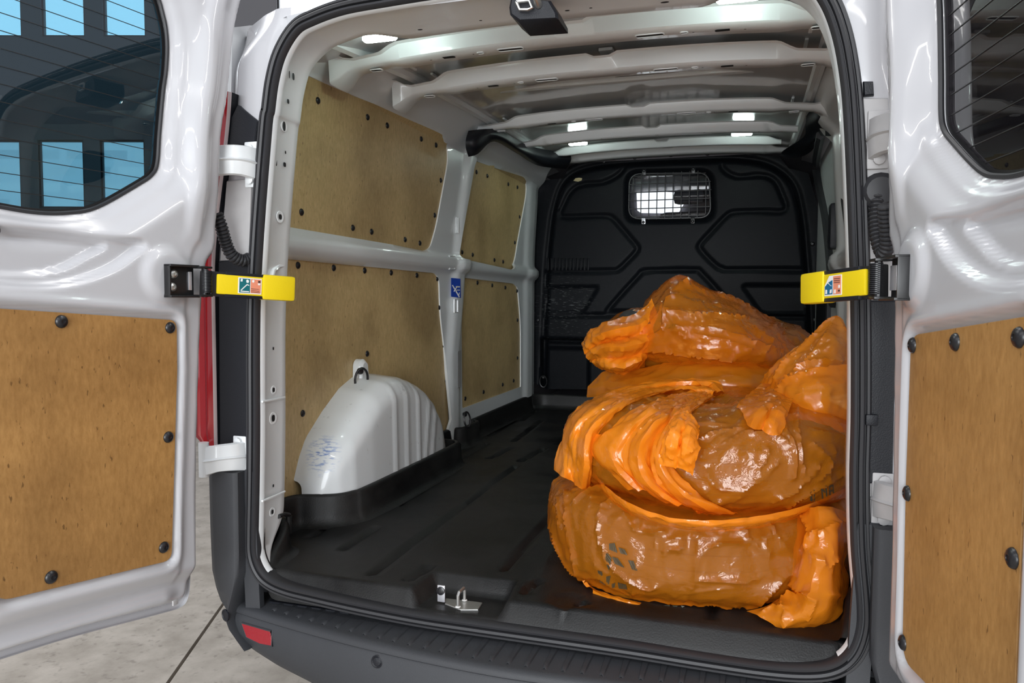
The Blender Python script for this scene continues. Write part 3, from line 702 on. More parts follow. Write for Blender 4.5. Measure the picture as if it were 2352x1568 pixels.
def arch_material():
    """white paint with scuffs and a smear of blue"""
    P = M['paint_in'].copy(); P.name = 'scuffed_white_paint'; n, l = nodes_of(P); b = n['Principled BSDF']
    tc = n.new('ShaderNodeTexCoord'); q = PX(745, 1050, -.80)
    d = n.new('ShaderNodeVectorMath'); d.operation = 'DISTANCE'; mp = n.new('ShaderNodeMapping'); mp.inputs['Scale'].default_value = (1, 1.0, .8)
    l.new(tc.outputs['Object'], mp.inputs[0]); l.new(mp.outputs[0], d.inputs[0]); d.inputs[1].default_value = (q[0], q[1], q[2] * .8)
    mr = n.new('ShaderNodeMapRange'); mr.inputs[1].default_value = .02; mr.inputs[2].default_value = .065; mr.inputs[3].default_value = 1; mr.inputs[4].default_value = 0; l.new(d.outputs['Value'], mr.inputs[0])
    m2 = n.new('ShaderNodeMapping'); m2.inputs['Scale'].default_value = (45, 45, 170); l.new(tc.outputs['Object'], m2.inputs[0])
    n1 = n.new('ShaderNodeTexNoise'); n1.inputs['Scale'].default_value = 1; n1.inputs['Detail'].default_value = 4; l.new(m2.outputs[0], n1.inputs['Vector'])
    r = n.new('ShaderNodeMapRange'); r.inputs[1].default_value = .5; r.inputs[2].default_value = .62; l.new(n1.outputs['Fac'], r.inputs[0])
    mm = n.new('ShaderNodeMath'); mm.operation = 'MULTIPLY'; l.new(mr.outputs[0], mm.inputs[0]); l.new(r.outputs[0], mm.inputs[1])
    x = n.new('ShaderNodeMix'); x.data_type = 'RGBA'; x.inputs[6].default_value = b.inputs['Base Color'].default_value; x.inputs[7].default_value = (.10, .22, .55, 1)
    l.new(mm.outputs[0], x.inputs[0])
    n2 = n.new('ShaderNodeTexNoise'); n2.inputs['Scale'].default_value = 26; n2.inputs['Detail'].default_value = 7; n2.inputs['Roughness'].default_value = .7; l.new(tc.outputs['Object'], n2.inputs['Vector'])
    r2 = n.new('ShaderNodeValToRGB'); e = r2.color_ramp.elements; e[0].position = .27; e[0].color = (.45, .45, .45, 1); e[1].position = .36; e[1].color = (1, 1, 1, 1); l.new(n2.outputs['Fac'], r2.inputs[0])
    x2 = n.new('ShaderNodeMix'); x2.data_type = 'RGBA'; x2.blend_type = 'MULTIPLY'; x2.inputs[0].default_value = .7; l.new(x.outputs[2], x2.inputs[6]); l.new(r2.outputs[0], x2.inputs[7]); l.new(x2.outputs[2], b.inputs['Base Color'])
    return P
M['arch'] = arch_material()
arch = obj('wheel_arch', V, F, 'arch', van, 60)
obj('wheel_arch', [(-x, y, z) for x, y, z in V], [f[::-1] for f in F], 'arch', van, 60)
def d_ring(name, p, nrm, r=.028, parent=van, up=(0, 0, 1)):
    f = frame(p, nrm, up); b = MB()
    P = [f @ Vector((r * 1.25 * math.cos(t) - r * .9, r * .8 * math.sin(t), .012 + .004 * math.cos(t))) for t in np.linspace(0, 2 * math.pi, 21)]
    b.tube(P, .0045, 8, cap=False)
    o = b.build(name, 'satin_black', parent); b = MB(); b.lathe([(.012, 0), (.011, .01), (.007, .014)], 12, f); b.build('ring_mount', 'satin_black', o); return o
# tab with lashing eye above the arch
b = MB(); c0 = PX(833, 838, -.845); tw, th_ = .030, .045
b.plate([(-.868, c0[1] + tw * math.cos(t), c0[2] - .005 + th_ * .6 * math.sin(t)) for t in np.linspace(0, math.pi, 11)] + [(-.868, c0[1] - tw * 1.15, c0[2] - .085), (-.868, c0[1] + tw * 1.15, c0[2] - .085)], (1, 0, 0), .035, .012)
b.build('lashing_tab', 'paint_in', van)
d_ring('lashing_ring', PX(826, 852, -.832), (1, -.6, 0), .032)
d_ring('lashing_ring', PX(1066, 952, -.82), (1, -.3, .3), .03)
d_ring('lashing_ring', PY(1249, 866, 3.12), (0, -1, 0), .03)

# ---- black plastic floor liner
LIPL = [(-.700, .030), (-.713, .085), (-.722, .135), (-.745, .168), (-.80, .185), (-.855, .21), (-.862, .26), (-.862, .33), (-.845, .385), (-.79, .408), (-.735, .435), (-.702, .49), (-.690, .60), (-.690, 1.30), (-.700, 1.385), (-.74, 1.425), (-.83, 1.43), (-.852, 1.46), (-.855, 1.66), (-.845, 1.70), (-.812, 1.73), (-.806, 1.78), (-.806, 1.90), (-.815, 1.95), (-.846, 1.985), (-.855, 2.04), (-.855, 3.00), (-.845, 3.07), (-.79, 3.115), (-.72, 3.12)]
lipL = crom(LIPL, 5, False); lip_path = np.concatenate([lipL, [(x, 3.12) for x in np.linspace(-.68, .68, 30)], (lipL * [-1, 1])[::-1]])
FO = np.concatenate([[(-.69, .012), (-.66, .003)], [(x, .002) for x in np.linspace(-.6, .6, 25)], [(.66, .003), (.69, .012)], (lipL * [-1, 1]), lipL[::-1]])
GR = [((-.597, .225), (-.600, .441)), ((-.425, .085), (-.445, 1.42)), ((-.655, .70), (-.67, .96)), ((-.684, 1.015), (-.681, 1.377)), ((-.723, 1.495), (-.736, 1.862)), ((-.602, 1.517), (-.586, 1.796)), ((-.80, 2.07), (-.815, 2.592)), ((-.626, 1.96), (-.666, 2.647)), ((-.455, 1.52), (-.431, 1.826)), ((-.105, .218), (-.116, 1.42)), ((-.316, .077), (-.305, .19)), ((-.008, .086), (0, .165)), ((-.747, .30), (-.751, .449)), ((-.78, 2.6), (-.80, 3.0)), ((-.40, 1.95), (-.42, 2.7)), ((-.14, 1.6), (-.15, 2.6)), ((.12, .2), (.12, 1.42)), ((.43, .08), (.44, 1.42)), ((.6, .22), (.6, .44)), ((.13, 1.6), (.14, 2.6)), ((.42, 1.9), (.42, 2.7))]
REC = rpoly([(-.276, .151), (-.050, .151), (-.030, -.05), (-.290, -.05)], [.008, .008, 0, 0])
def floor_map(Q):
    x, y = Q[:, 0], Q[:, 1]; z = np.zeros(len(Q))
    for a, b_ in GR: z = np.minimum(z, -.012 * smooth((.0135 - pdist([a, b_], Q)) / .006))
    z = z + .0022 * np.sin(x * 9 + 1) * np.sin(y * 5)
    s, _ = sdf(REC, Q); rc = smooth((-s + .002) / .022); z = z * (1 - rc) - .043 * rc
    z = np.minimum(z, np.where(y < .03, -.050 * smooth((.028 - y) / .022), z))
    s2 = np.hypot(x - .136, y - .066); z = z - .012 * smooth((.016 - s2) / .006)
    s3 = np.hypot((x - .10), (y - .07)); z = z - .006 * smooth((.045 - s3) / .01)
    return np.stack([x, y, z], 1)
liner = field('load_liner', FO, [], .0115, floor_map, 'liner', van, skirt=(0, 0, -.02), smooth_=60, reso=.0105)
V, F = [], []; N = len(lip_path); lt = np.gradient(lip_path, axis=0); lt /= np.linalg.norm(lt, axis=1)[:, None]; ln_ = np.stack([lt[:, 1], -lt[:, 0]], 1)   # points into the bay
prof = [(.045, -.001), (.028, .003), (.016, .013), (.010, .032), (.006, .088), (.002, .096), (-.006, .098), (-.014, .096), (-.016, .05)]
for i in range(N):
    e = min(1, i / 16 + .12, (N - 1 - i) / 16 + .12)
    for o_, z in prof: q = lip_path[i] + ln_[i] * o_; V.append((q[0], q[1], z * e))
n = len(prof)
for i in range(N - 1):
    for k in range(n - 1): F.append((i * n + k, i * n + k + 1, (i + 1) * n + k + 1, (i + 1) * n + k))
obj('liner_lip', V, F, 'liner', liner, 60)
b = MB(); b.tube([PX(640, 1186, -.712), PX(652, 1180, -.718), PX(664, 1182, -.73), PX(668, 1196, -.735)], .006, 8); b.tube([PX(664, 1184, -.73), PX(664, 1225, -.735)], .008, 8); b.build('liner_clip', 'liner', liner)
# striker in the sill recess
b = MB(); b.plate([PZ(u, v, -.0425) for u, v in ((1022, 1388), (1024, 1376), (1095, 1384), (1108, 1386), (1098, 1402), (1058, 1402))], (0, 0, 1), .003, .001); sp = b.build('striker_plate', 'steel', van)
b = MB(); a0, a1 = PZ(1052, 1394, -.039), PZ(1067, 1379, -.039); b.tube([a0, a0 + [0, 0, .028], a0 * .85 + a1 * .15 + [0, 0, .034], a0 * .15 + a1 * .85 + [0, 0, .034], a1 + [0, 0, .028], a1], .0042, 10); b.build('striker_bar', 'steel', sp)
b = MB(); b.lathe([(.007, 0), (.006, .002)], 12, frame(a0 + [0, 0, .001], (0, 0, 1))); b.lathe([(.007, 0), (.006, .002)], 12, frame(a1 + [0, 0, .001], (0, 0, 1))); b.build('striker_collar', 'white_print', sp)
b = MB(); q = PZ(1013, 1384, -.04); b.box(q + [-.001, .004, .022], (.020, .004, .042), .0015); bk = b.build('striker_bracket', 'bare', sp)
b = MB(); b.lathe([(.0105, 0), (.0105, .003), (.007, .004), (.006, .0025), (.003, .003)], 16, frame(q + [-.001, .0015, .030], (0, -1, .1))); b.build('bracket_grommet', 'bolt', sp)
b = MB(); b.lathe([(.008, 0), (.008, .002), (.003, .003)], 12, frame((.136, .066, -.0105), (0, 0, 1))); b.build('floor_screw', 'bumper', liner)
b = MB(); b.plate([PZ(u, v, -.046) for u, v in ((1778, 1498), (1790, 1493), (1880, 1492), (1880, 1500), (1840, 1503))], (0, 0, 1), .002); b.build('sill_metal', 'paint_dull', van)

# ---- roof skin, bows, lamps
def roof_in(x, y): return np.interp(y, [.15, .3, .6, 1.0, 2.0, 2.5, 3.2], [1.475, 1.515, 1.563, 1.593, 1.628, 1.637, 1.648]) - .05 * (np.abs(x) / .75) ** 2.6
M['roof_in'] = mat('glossy_roof_paint', (.60, .585, .57), .16, coat=.8)
field('roof_skin', [(-.77, .16), (.77, .16), (.77, 3.17), (-.77, 3.17)], [], .05, lambda Q: np.stack([Q[:, 0], Q[:, 1], roof_in(Q[:, 0], Q[:, 1]) + .004 * smooth(np.sin(Q[:, 0] * 8.2 + .6) * 3)], 1), 'roof_in', van, smooth_=180)
def bow(y, zb, half, wid, hgt, name='roof_bow', notch=.56, ends=True, dep=.03):
    """pressed hat-section beam with stepped ends and a notch in the middle"""
    X = np.unique(np.concatenate([np.linspace(-half, half, 61), [-notch - .06, -notch, notch, notch + .06, -.06, -.03, .03, .06]]))
    V, F = [], []
    for x in X:
        a = abs(x); z = zb - .035 * (a / .75) ** 2.6 + .0
        k = float(smooth((a - notch) / .07)); ke = float(smooth((a - half + .075) / .075)) if ends else 0
        top = z + hgt * (1 - .42 * k) - .012 * float(smooth((.045 - a) / .02)) + ke * .03
        bot = z + .006 * k - ke * .04 ; ww = wid * (1 - .12 * k) * (1 + .5 * ke)
        V += [(x, y - ww / 2 - .022, top), (x, y - ww / 2 - .003, top - .002), (x, y - ww / 2 + .006, bot + .006), (x, y - ww / 2 + .014, bot), (x, y + ww / 2 - .014, bot), (x, y + ww / 2 - .006, bot + .006), (x, y + ww / 2 + .003, top - .002), (x, y + ww / 2 + .022, top)]
    n = 8
    for i in range(len(X) - 1):
        for k in range(n - 1): F.append((i * n + k, (i + 1) * n + k, (i + 1) * n + k + 1, i * n + k + 1))
    o = obj(name, V, F, 'paint_in', van, 40)
    zz = lambda x: zb - .035 * (abs(x) / .75) ** 2.6
    return o, zz
def slot(o, zz, x, y, a, c, m_='hole', rim=False):
    b = MB(); P = [(x + a * sx, y + c * sy, zz(x) - .0008) for sx, sy in ((-1, -1), (1, -1), (1, 1), (-1, 1))]; P = [(*q, zz(x) - .0008) for q in rpoly([p[:2] for p in P], c * .8, 4)]
    b.add(P, [tuple(range(len(P)))[::-1]]); b.build('bow_slot', m_, o, 0)
    if rim: b = MB(); b.tube(list(P) + [P[0]], .0022, 5, cap=False); b.build('slot_rim', 'paint_in', o)
for y, zb, half, wid, hgt in ((.572, 1.472, .795, .10, .048), (.995, 1.497, .785, .095, .055), (1.845, 1.548, .82, .085, .042)):
    o, zz = bow(y, zb, half, wid, hgt)
    for s in (-1, 1):
        slot(o, zz, s * .413, y, .024, .009); slot(o, zz, s * .209, y, .040, .011, rim=True); slot(o, zz, s * .305, y, .010, .007, rim=True); slot(o, zz, s * .66, y, .020, .010, rim=True)
        slot(o, zz, s * .47, y, .003, .002); slot(o, zz, s * .33, y + .004, .003, .002)
o, zz = bow(2.32, 1.556, .70, .07, .045, ends=False)
for x in (-.52, -.26, 0.02, .03, .26, .52): slot(o, zz, x, y=2.30, a=.004, c=.003)
o, zz = bow(2.78, 1.585, .64, .05, .04, ends=False); o, zz = bow(3.10, 1.600, .70, .10, .045, ends=False)
b = MB(); b.box((0, 1.15, 1.585), (.05, .30, .012), .004); b.build('roof_brace', 'paint_in', van)
b = MB(); b.box((0, 1.45, 1.602), (1.30, .035, .02), .008); b.build('roof_swage', 'paint_in', van)
for s in (-1, 1):
    b = MB(); b.tube([(s * .70, .35, 1.475), (s * .715, .9, 1.535), (s * .72, 1.6, 1.57), (s * .72, 2.2, 1.585), (s * .71, 3.1, 1.60)], .022, 8); b.build('cant_rail', 'paint_in', van)
    for yy in (.72, 1.14, 2.0):
        b = MB(); b.box((s * .655, yy, roof_in(.65, yy) - .008), (.012, .28, .008), .003); b.build('roof_swage', 'paint_in', van)
# reinforcing patch outlines on the upper side, where the bows meet it
for y in ():
    for s in (-1, 1):
        P = [(s * (float(base_x(np.array([yy]), np.array([z]))[0]) - .002), yy, z) for yy, z in ((y - .12, 1.50), (y - .115, 1.455), (y + .0, 1.45), (y + .17, 1.452), (y + .18, 1.50))]
        b = MB(); b.tube(crom(P, 4, False), .0035, 5); b.build('patch_seam', 'paint_in', van)
def led(x, y, z, n):
    b = MB(); pts = rpoly([(x - .052, y - .014), (x + .052, y - .014), (x + .052, y + .014), (x - .052, y + .014)], .013)
    b.plate([(*p, z) for p in pts], (0, 0, -1), .012, .003); o = b.build('led_lamp', 'led', van)
    return o
for x, y, z in ((-.515, .315, 1.455), (.455, .33, 1.462), (-.437, 2.53, 1.588), (.437, 2.53, 1.588), (-.44, 2.555, 1.59), (.44, 2.555, 1.59))[:4]: led(x, y, z, 0)
# black trims at the front roof corners
def loft(name, rows, m_, parent=van, n=6, sm=60):
    """rows of (u, v, y) control points on their own depths"""
    Rw = [crom([PY(*p) for p in r], n, False) for r in rows]; A = np.array(Rw); B = np.stack([crom(A[:, i], n, False) for i in range(A.shape[1])], 1)
    a, c, _ = B.shape; F = [(i * c + k, i * c + k + 1, (i + 1) * c + k + 1, (i + 1) * c + k) for i in range(a - 1) for k in range(c - 1)]
    return obj(name, B.reshape(-1, 3), F, m_, parent, sm)
loft('roof_corner_trim', [[(1076, 300, 1.70), (1118, 296, 1.76), (1150, 299, 1.92), (1200, 328, 2.25), (1245, 342, 2.6), (1310, 352, 2.95)],
                          [(1070, 320, 1.66), (1100, 316, 1.69), (1142, 310, 1.86), (1195, 342, 2.2), (1245, 358, 2.55), (1312, 366, 2.92)],
                          [(1070, 340, 1.67), (1100, 338, 1.70), (1138, 320, 1.88), (1190, 348, 2.22), (1240, 372, 2.58), (1306, 380, 2.94)],
                          [(1076, 360, 1.72), (1098, 353, 1.76), (1134, 325, 1.93), (1184, 350, 2.3), (1236, 380, 2.66), (1300, 388, 3.0)]], 'black')
loft('roof_corner_trim', [[(1853, 246, 2.0), (1880, 240, 1.97), (1902, 262, 1.95), (1912, 300, 1.98)], [(1850, 290, 2.3), (1872, 282, 2.05), (1892, 290, 2.0), (1908, 312, 2.0)],
                          [(1845, 315, 2.6), (1868, 310, 2.45), (1880, 308, 2.3), (1886, 312, 2.25)], [(1800, 345, 3.0), (1835, 345, 2.9), (1862, 335, 2.75), (1880, 318, 2.6)], [(1792, 358, 3.06), (1830, 362, 3.02), (1860, 350, 2.9), (1878, 328, 2.75)]], 'black')

# ---- bulkhead
BY = 3.18
def bx_(pts): return np.array([PY(u, v, BY)[[0, 2]] for u, v in pts])
BOUT = bx_([(1205, 862), (1216, 640), (1226, 470), (1240, 414), (1292, 408), (1306, 380), (1345, 366), (1500, 353), (1700, 352), (1790, 358), (1812, 385), (1858, 396), (1880, 480), (1900, 640), (1915, 900), (1250, 895), (1240, 890)])
DISH = rpoly(bx_([(1250, 905), (1254, 790), (1262, 600), (1276, 480), (1300, 408), (1370, 386), (1500, 376), (1690, 370), (1765, 380), (1818, 420), (1836, 500), (1848, 640), (1862, 905)]), [0, .1, .2, .1, .12, .1, .3, .3, .1, .12, .1, .2, 0])
WIN = rpoly(bx_([(1444, 398), (1630, 395), (1634, 500), (1442, 503)]), .075, 8)
WREC = rpoly(bx_([(1436, 392), (1638, 388), (1642, 508), (1434, 512)]), .085, 8)
GLN = [crom(bx_(p), 5, False) for p in ([(1432, 386), (1424, 396), (1408, 408), (1380, 419), (1335, 424), (1310, 440), (1294, 470), (1286, 490), (1296, 498), (1340, 497), (1390, 496), (1408, 502), (1440, 538), (1462, 565), (1462, 576), (1440, 600), (1420, 618), (1400, 622), (1330, 623), (1256, 623)],
        [(1658, 380), (1664, 390), (1680, 401), (1700, 405), (1750, 402), (1780, 415), (1798, 450), (1806, 475), (1796, 485), (1750, 485), (1690, 487), (1670, 494), (1635, 530), (1608, 560), (1610, 574), (1640, 606), (1662, 618), (1700, 619), (1842, 620)], [(1395, 717), (1400, 706), (1465, 634), (1485, 622), (1590, 619), (1612, 628), (1680, 704), (1690, 717), (1395, 717)], [(1252, 724), (1500, 725), (1848, 728)])]
PK = [rpoly(bx_([(1252, 659), (1376, 657), (1340, 717), (1250, 717)]), [.0, .03, .03, 0]), rpoly(bx_([(1702, 654), (1846, 654), (1849, 718), (1748, 718)]), [.03, 0, 0, .03])]
LOWZ = bx_([(1250, 775)])[0][1]
def bulk(Q):
    x, z = Q[:, 0], Q[:, 1]; d = np.zeros(len(Q)); s, _ = sdf(DISH, Q); d += .035 * smooth((s + .01) / .035) - .012 * smooth((s - .03) / .02)
    for g_ in GLN: d += .012 * smooth((.017 - pdist(g_, Q)) / .010)
    for p in PK: s, _ = sdf(p, Q); d += .014 * smooth((-s + .006) / .012)
    s, _ = sdf(WREC, Q); d += .03 * smooth((-s + .01) / .03)
    d += .05 * smooth((LOWZ - z) / .02) * (np.abs(x) < .83)
    for cx in (-.42, .1, .5): d -= .03 * smooth((.09 - np.abs(x - cx)) / .012) * (z < LOWZ - .02)
    d -= .018 * smooth((.02 - np.abs(z - bx_([(1300, 795)])[0][1])) / .006) * (np.abs(x) < .80)
    return np.stack([x, BY + d, z], 1)
def bulkhead_material():
    P = M['black'].copy(); P.name = 'scratched_black_plastic'; n, l = nodes_of(P); b = n['Principled BSDF']; b.inputs['Roughness'].default_value = .34; b.inputs['Specular IOR Level'].default_value = .07
    tc = n.new('ShaderNodeTexCoord'); mk = None
    mp = n.new('ShaderNodeMapping'); mp.inputs['Rotation'].default_value = (0, R(42), 0); mp.inputs['Scale'].default_value = (22, 22, 190); l.new(tc.outputs['Object'], mp.inputs[0])
    n1 = n.new('ShaderNodeTexNoise'); n1.inputs['Scale'].default_value = 1.2; n1.inputs['Detail'].default_value = 5; l.new(mp.outputs[0], n1.inputs['Vector'])
    r1 = n.new('ShaderNodeMapRange'); r1.inputs[1].default_value = .60; r1.inputs[2].default_value = .68; l.new(n1.outputs['Fac'], r1.inputs[0])
    n2 = n.new('ShaderNodeTexNoise'); n2.inputs['Scale'].default_value = 4; n2.inputs['Detail'].default_value = 3; l.new(tc.outputs['Object'], n2.inputs['Vector'])
    # scratches lie low on the panel, most of them in the left pocket
    c = PY(1290, 705, BY); d = n.new('ShaderNodeVectorMath'); d.operation = 'DISTANCE'; d.inputs[1].default_value = tuple(c); l.new(tc.outputs['Object'], d.inputs[0])
    r3 = n.new('ShaderNodeMapRange'); r3.inputs[1].default_value = .05; r3.inputs[2].default_value = .26; r3.inputs[3].default_value = .9; r3.inputs[4].default_value = .03; l.new(d.outputs['Value'], r3.inputs[0])
    a = n.new('ShaderNodeMath'); a.operation = 'MULTIPLY'; l.new(r1.outputs[0], a.inputs[0]); l.new(r3.outputs[0], a.inputs[1])
    x = n.new('ShaderNodeMix'); x.data_type = 'RGBA'; x.inputs[6].default_value = (.006, .007, .009, 1); x.inputs[7].default_value = (.17, .18, .18, 1); l.new(a.outputs[0], x.inputs[0]); l.new(x.outputs[2], b.inputs['Base Color'])
    return P
M['bulk'] = bulkhead_material()
bulkhead = field('bulkhead', BOUT, [WIN], .011, bulk, 'bulk', van, skirt=(0, .03, 0), smooth_=60)
c = WIN.mean(0)
b = MB(); b.plate([(*((q - c) * 1.06 + c)[[0]], BY + .045, ((q - c) * 1.06 + c)[1]) for q in WIN], (0, -1, 0), .004); b.build('bulkhead_window', 'glass_clear', bulkhead, 0)
b = MB(); ring = [(q[0], BY + .012, q[1]) for q in (WIN - c) * .985 + c]; b.tube(ring + [ring[0]], .006, 6, cap=False); gr = b.build('window_grille', 'satin_black', bulkhead)
x0, x1, z0, z1 = WIN[:, 0].min(), WIN[:, 0].max(), WIN[:, 1].min(), WIN[:, 1].max()
b = MB()
for i in range(10):
    x = x0 + (x1 - x0) * (.06 + .0975 * i); col_ = WIN[np.abs(WIN[:, 0] - x).argsort()[:6]]; e = .0; zc = (z0 + z1) / 2; hh = (z1 - z0) / 2
    ed = min(x - x0, x1 - x); hh -= max(0, .075 - ed) * .6; b.tube([(x, BY + .008, zc - hh), (x, BY + .008, zc + hh)], .0032, 6)
for i in range(6):
    z = z0 + (z1 - z0) * (.06 + .176 * i); ed = min(z - z0, z1 - z); hw = (x1 - x0) / 2 - max(0, .075 - ed) * .6; xc = (x0 + x1) / 2; b.tube([(xc - hw, BY + .004, z), (xc + hw, BY + .004, z)], .0032, 6)
o = b.build('grille_bars', 'satin_black', bulkhead); tag(o, kind='stuff')
for u, v, m_ in ((1479, 394, 'satin_black'), (1592, 390, 'satin_black'), (1478, 508, 'bare'), (1591, 506, 'satin_black')):
    p = PY(u, v, BY + .0); b = MB(); b.box(p + [0, .004, 0], (.024, .006, .04), .002); k = b.build('grille_bracket', m_, bulkhead); put_bolt(p + [0, -.001, -.006 if v > 450 else .006], (0, -1, 0), bulkhead, .8)
b = MB()
for i in range(12):
    p, q = PY(1258 + i * 8.4, 592, BY - .002), PY(1258 + i * 8.4, 621, BY - .002); b.box((p + q) / 2 + [0, .004, 0], (.016, .012, abs(p[2] - q[2])), .003)
o = b.build('moulded_fins', 'bulk', bulkhead); tag(o, kind='stuff')
b = MB(); b.add([PY(u, v, BY - .003) for u, v in ((1317, 415), (1322, 409), (1330, 408), (1337, 409), (1336, 414), (1328, 417), (1322, 416))], [(0, 1, 2, 3, 4, 5, 6)]); M['foam'] = mat('foam_blob', (.55, .47, .26), .8); b.build('sealant_blob', 'foam', bulkhead, 0)
for u, v in ((1225, 530), (1213, 655), (1225, 720), (1235, 735), (1387, 371), (1458, 362), (1541, 356), (1625, 353), (1866, 560), (1872, 735)):
    s, _ = sdf(DISH, np.array([PY(u, v, BY)[[0, 2]]])); put_bolt(PY(u, v, BY + float(.035 * smooth((s[0] + .01) / .035) - .012 * smooth((s[0] - .03) / .02)) - .001), (0, -1, 0), bulkhead, 1.2)
# cab seen through the bulkhead window: bright windscreen, grey seat backs
M['cab'] = mat('cab_trim', (.16, .15, .165), .7)
b = MB(); b.box((0, 4.75, .9), (1.9, .06, 1.9)); b.box((0, 4.0, 1.62), (1.9, 1.6, .04)); b.box((0, 4.0, -.02), (1.9, 1.6, .04))
for s in (-1, 1): b.box((s * .95, 4.0, .8), (.04, 1.6, 1.66))
cab = b.build('cab', 'cab', van, 0)
M['cab_pane'] = mat('windscreen_daylight', (.9, .95, 1), .2, emit=(.93, .97, 1), est=1.5)
b = MB(); b.plate([PY(u, v, 4.68) for u, v in ((1462, 431), (1490, 424), (1516, 440), (1546, 442), (1570, 442), (1570, 470), (1558, 490), (1472, 489), (1464, 483))], (0, -1, 0), .01); b.build('windscreen', 'cab_pane', cab, 0)
b = MB(); p = PY(1585, 470, 3.75)
b.box(p + [.0, 0, -.45], (.42, .14, .8), .05); b.box(PY(1583, 452, 3.75), (.21, .09, .10), .035); b.build('cab_seat', 'cab', cab)
# ================================================================== REAR DOORS
L_OUT = crom([(-.10, 1.52), (-.076, 1.451), (-.050, 1.358), (-.027, 1.203), (-.010, 1.13), (-.004, 1.05), (.000, .98), (.010, .90), (.018, .83), (.046, .785), (.062, .66), (.076, .441), (.084, .278), (.086, .15), (.088, .05), (.095, .008), (.115, -.007), (.172, -.001), (.378, .030), (.545, .046), (.70, .058), (.738, .075), (.75, .12), (.755, .3), (.75, .6), (.74, .9), (.71, 1.25), (.66, 1.42), (.56, 1.51), (.3, 1.56), (.05, 1.56)], 5)
L_WIN = crom([(.150, 1.405), (.122, 1.355), (.113, 1.30), (.117, 1.235), (.126, 1.185), (.139, 1.085), (.146, 1.02), (.160, .992), (.196, .965), (.297, .903), (.36, .885), (.42, .879), (.487, .882), (.59, .893), (.645, .925), (.668, .98), (.66, 1.15), (.63, 1.30), (.57, 1.39), (.48, 1.42), (.25, 1.435)], 5)
L_PLY = rpoly([(.139, .665), (.140, .55), (.166, .114), (.55, .155), (.552, .697)], [.02, 0, .022, .03, .02])
R_PLY = rpoly([(.180, .660), (.178, .42), (.189, .119), (.552, .156), (.553, .700)], [.03, 0, .04, .03, .02])
def lens(Q, pts, w_): s, _ = sdf(crom(pts, 5), Q); return smooth((-s + w_ * .3) / w_)
def door_h(Q, ply):
    s, z = Q[:, 0], Q[:, 1]
    so, _ = sdf(L_OUT, Q); sw, _ = sdf(L_WIN, Q); sp, _ = sdf(ply, Q)
    h = np.zeros(len(Q))
    h -= .016 * smooth((.012 + so) / .014)                                           # rolled outer edge
    h -= .004 * smooth((.062 + so) / .012) * smooth((1.15 - z) / .1)                     # second step beside the edge
    h += .014 * np.exp(-((so + .070) / .026) ** 4) * smooth((z - .82) / .15)             # ridge up the window pillar
    h -= .047 * (1 - smooth((sw) / .085)) ** 1.3                                         # slope down to the glass
    h += .006 * np.exp(-((sw - .024) / .010) ** 2)
    h -= .010 * smooth((.014 - sp) / .012)                                               # lining sits in a step
    h += .005 * np.exp(-((sp - .020) / .010) ** 2)
    h += .012 * smooth((.075 - np.hypot((s - .165), (z - .765) * 1.05)) / .03)           # boss under the check strap
    h -= .020 * lens(Q, [(.22, .835), (.34, .842), (.50, .845), (.66, .85), (.67, .76), (.50, .735), (.40, .738), (.31, .765), (.25, .80)], .016)
    h -= .014 * lens(Q, [(.30, .826), (.42, .832), (.60, .838), (.64, .80), (.60, .768), (.48, .757), (.40, .768), (.345, .795)], .007)
    below = np.interp(s, [.1, .55, .75], [.105, .148, .165]) - z
    h -= .030 * smooth((below - .018) / .055)
    h += .012 * np.exp(-((below - .088) / .016) ** 2) * smooth((s - .12) / .05)
    return h
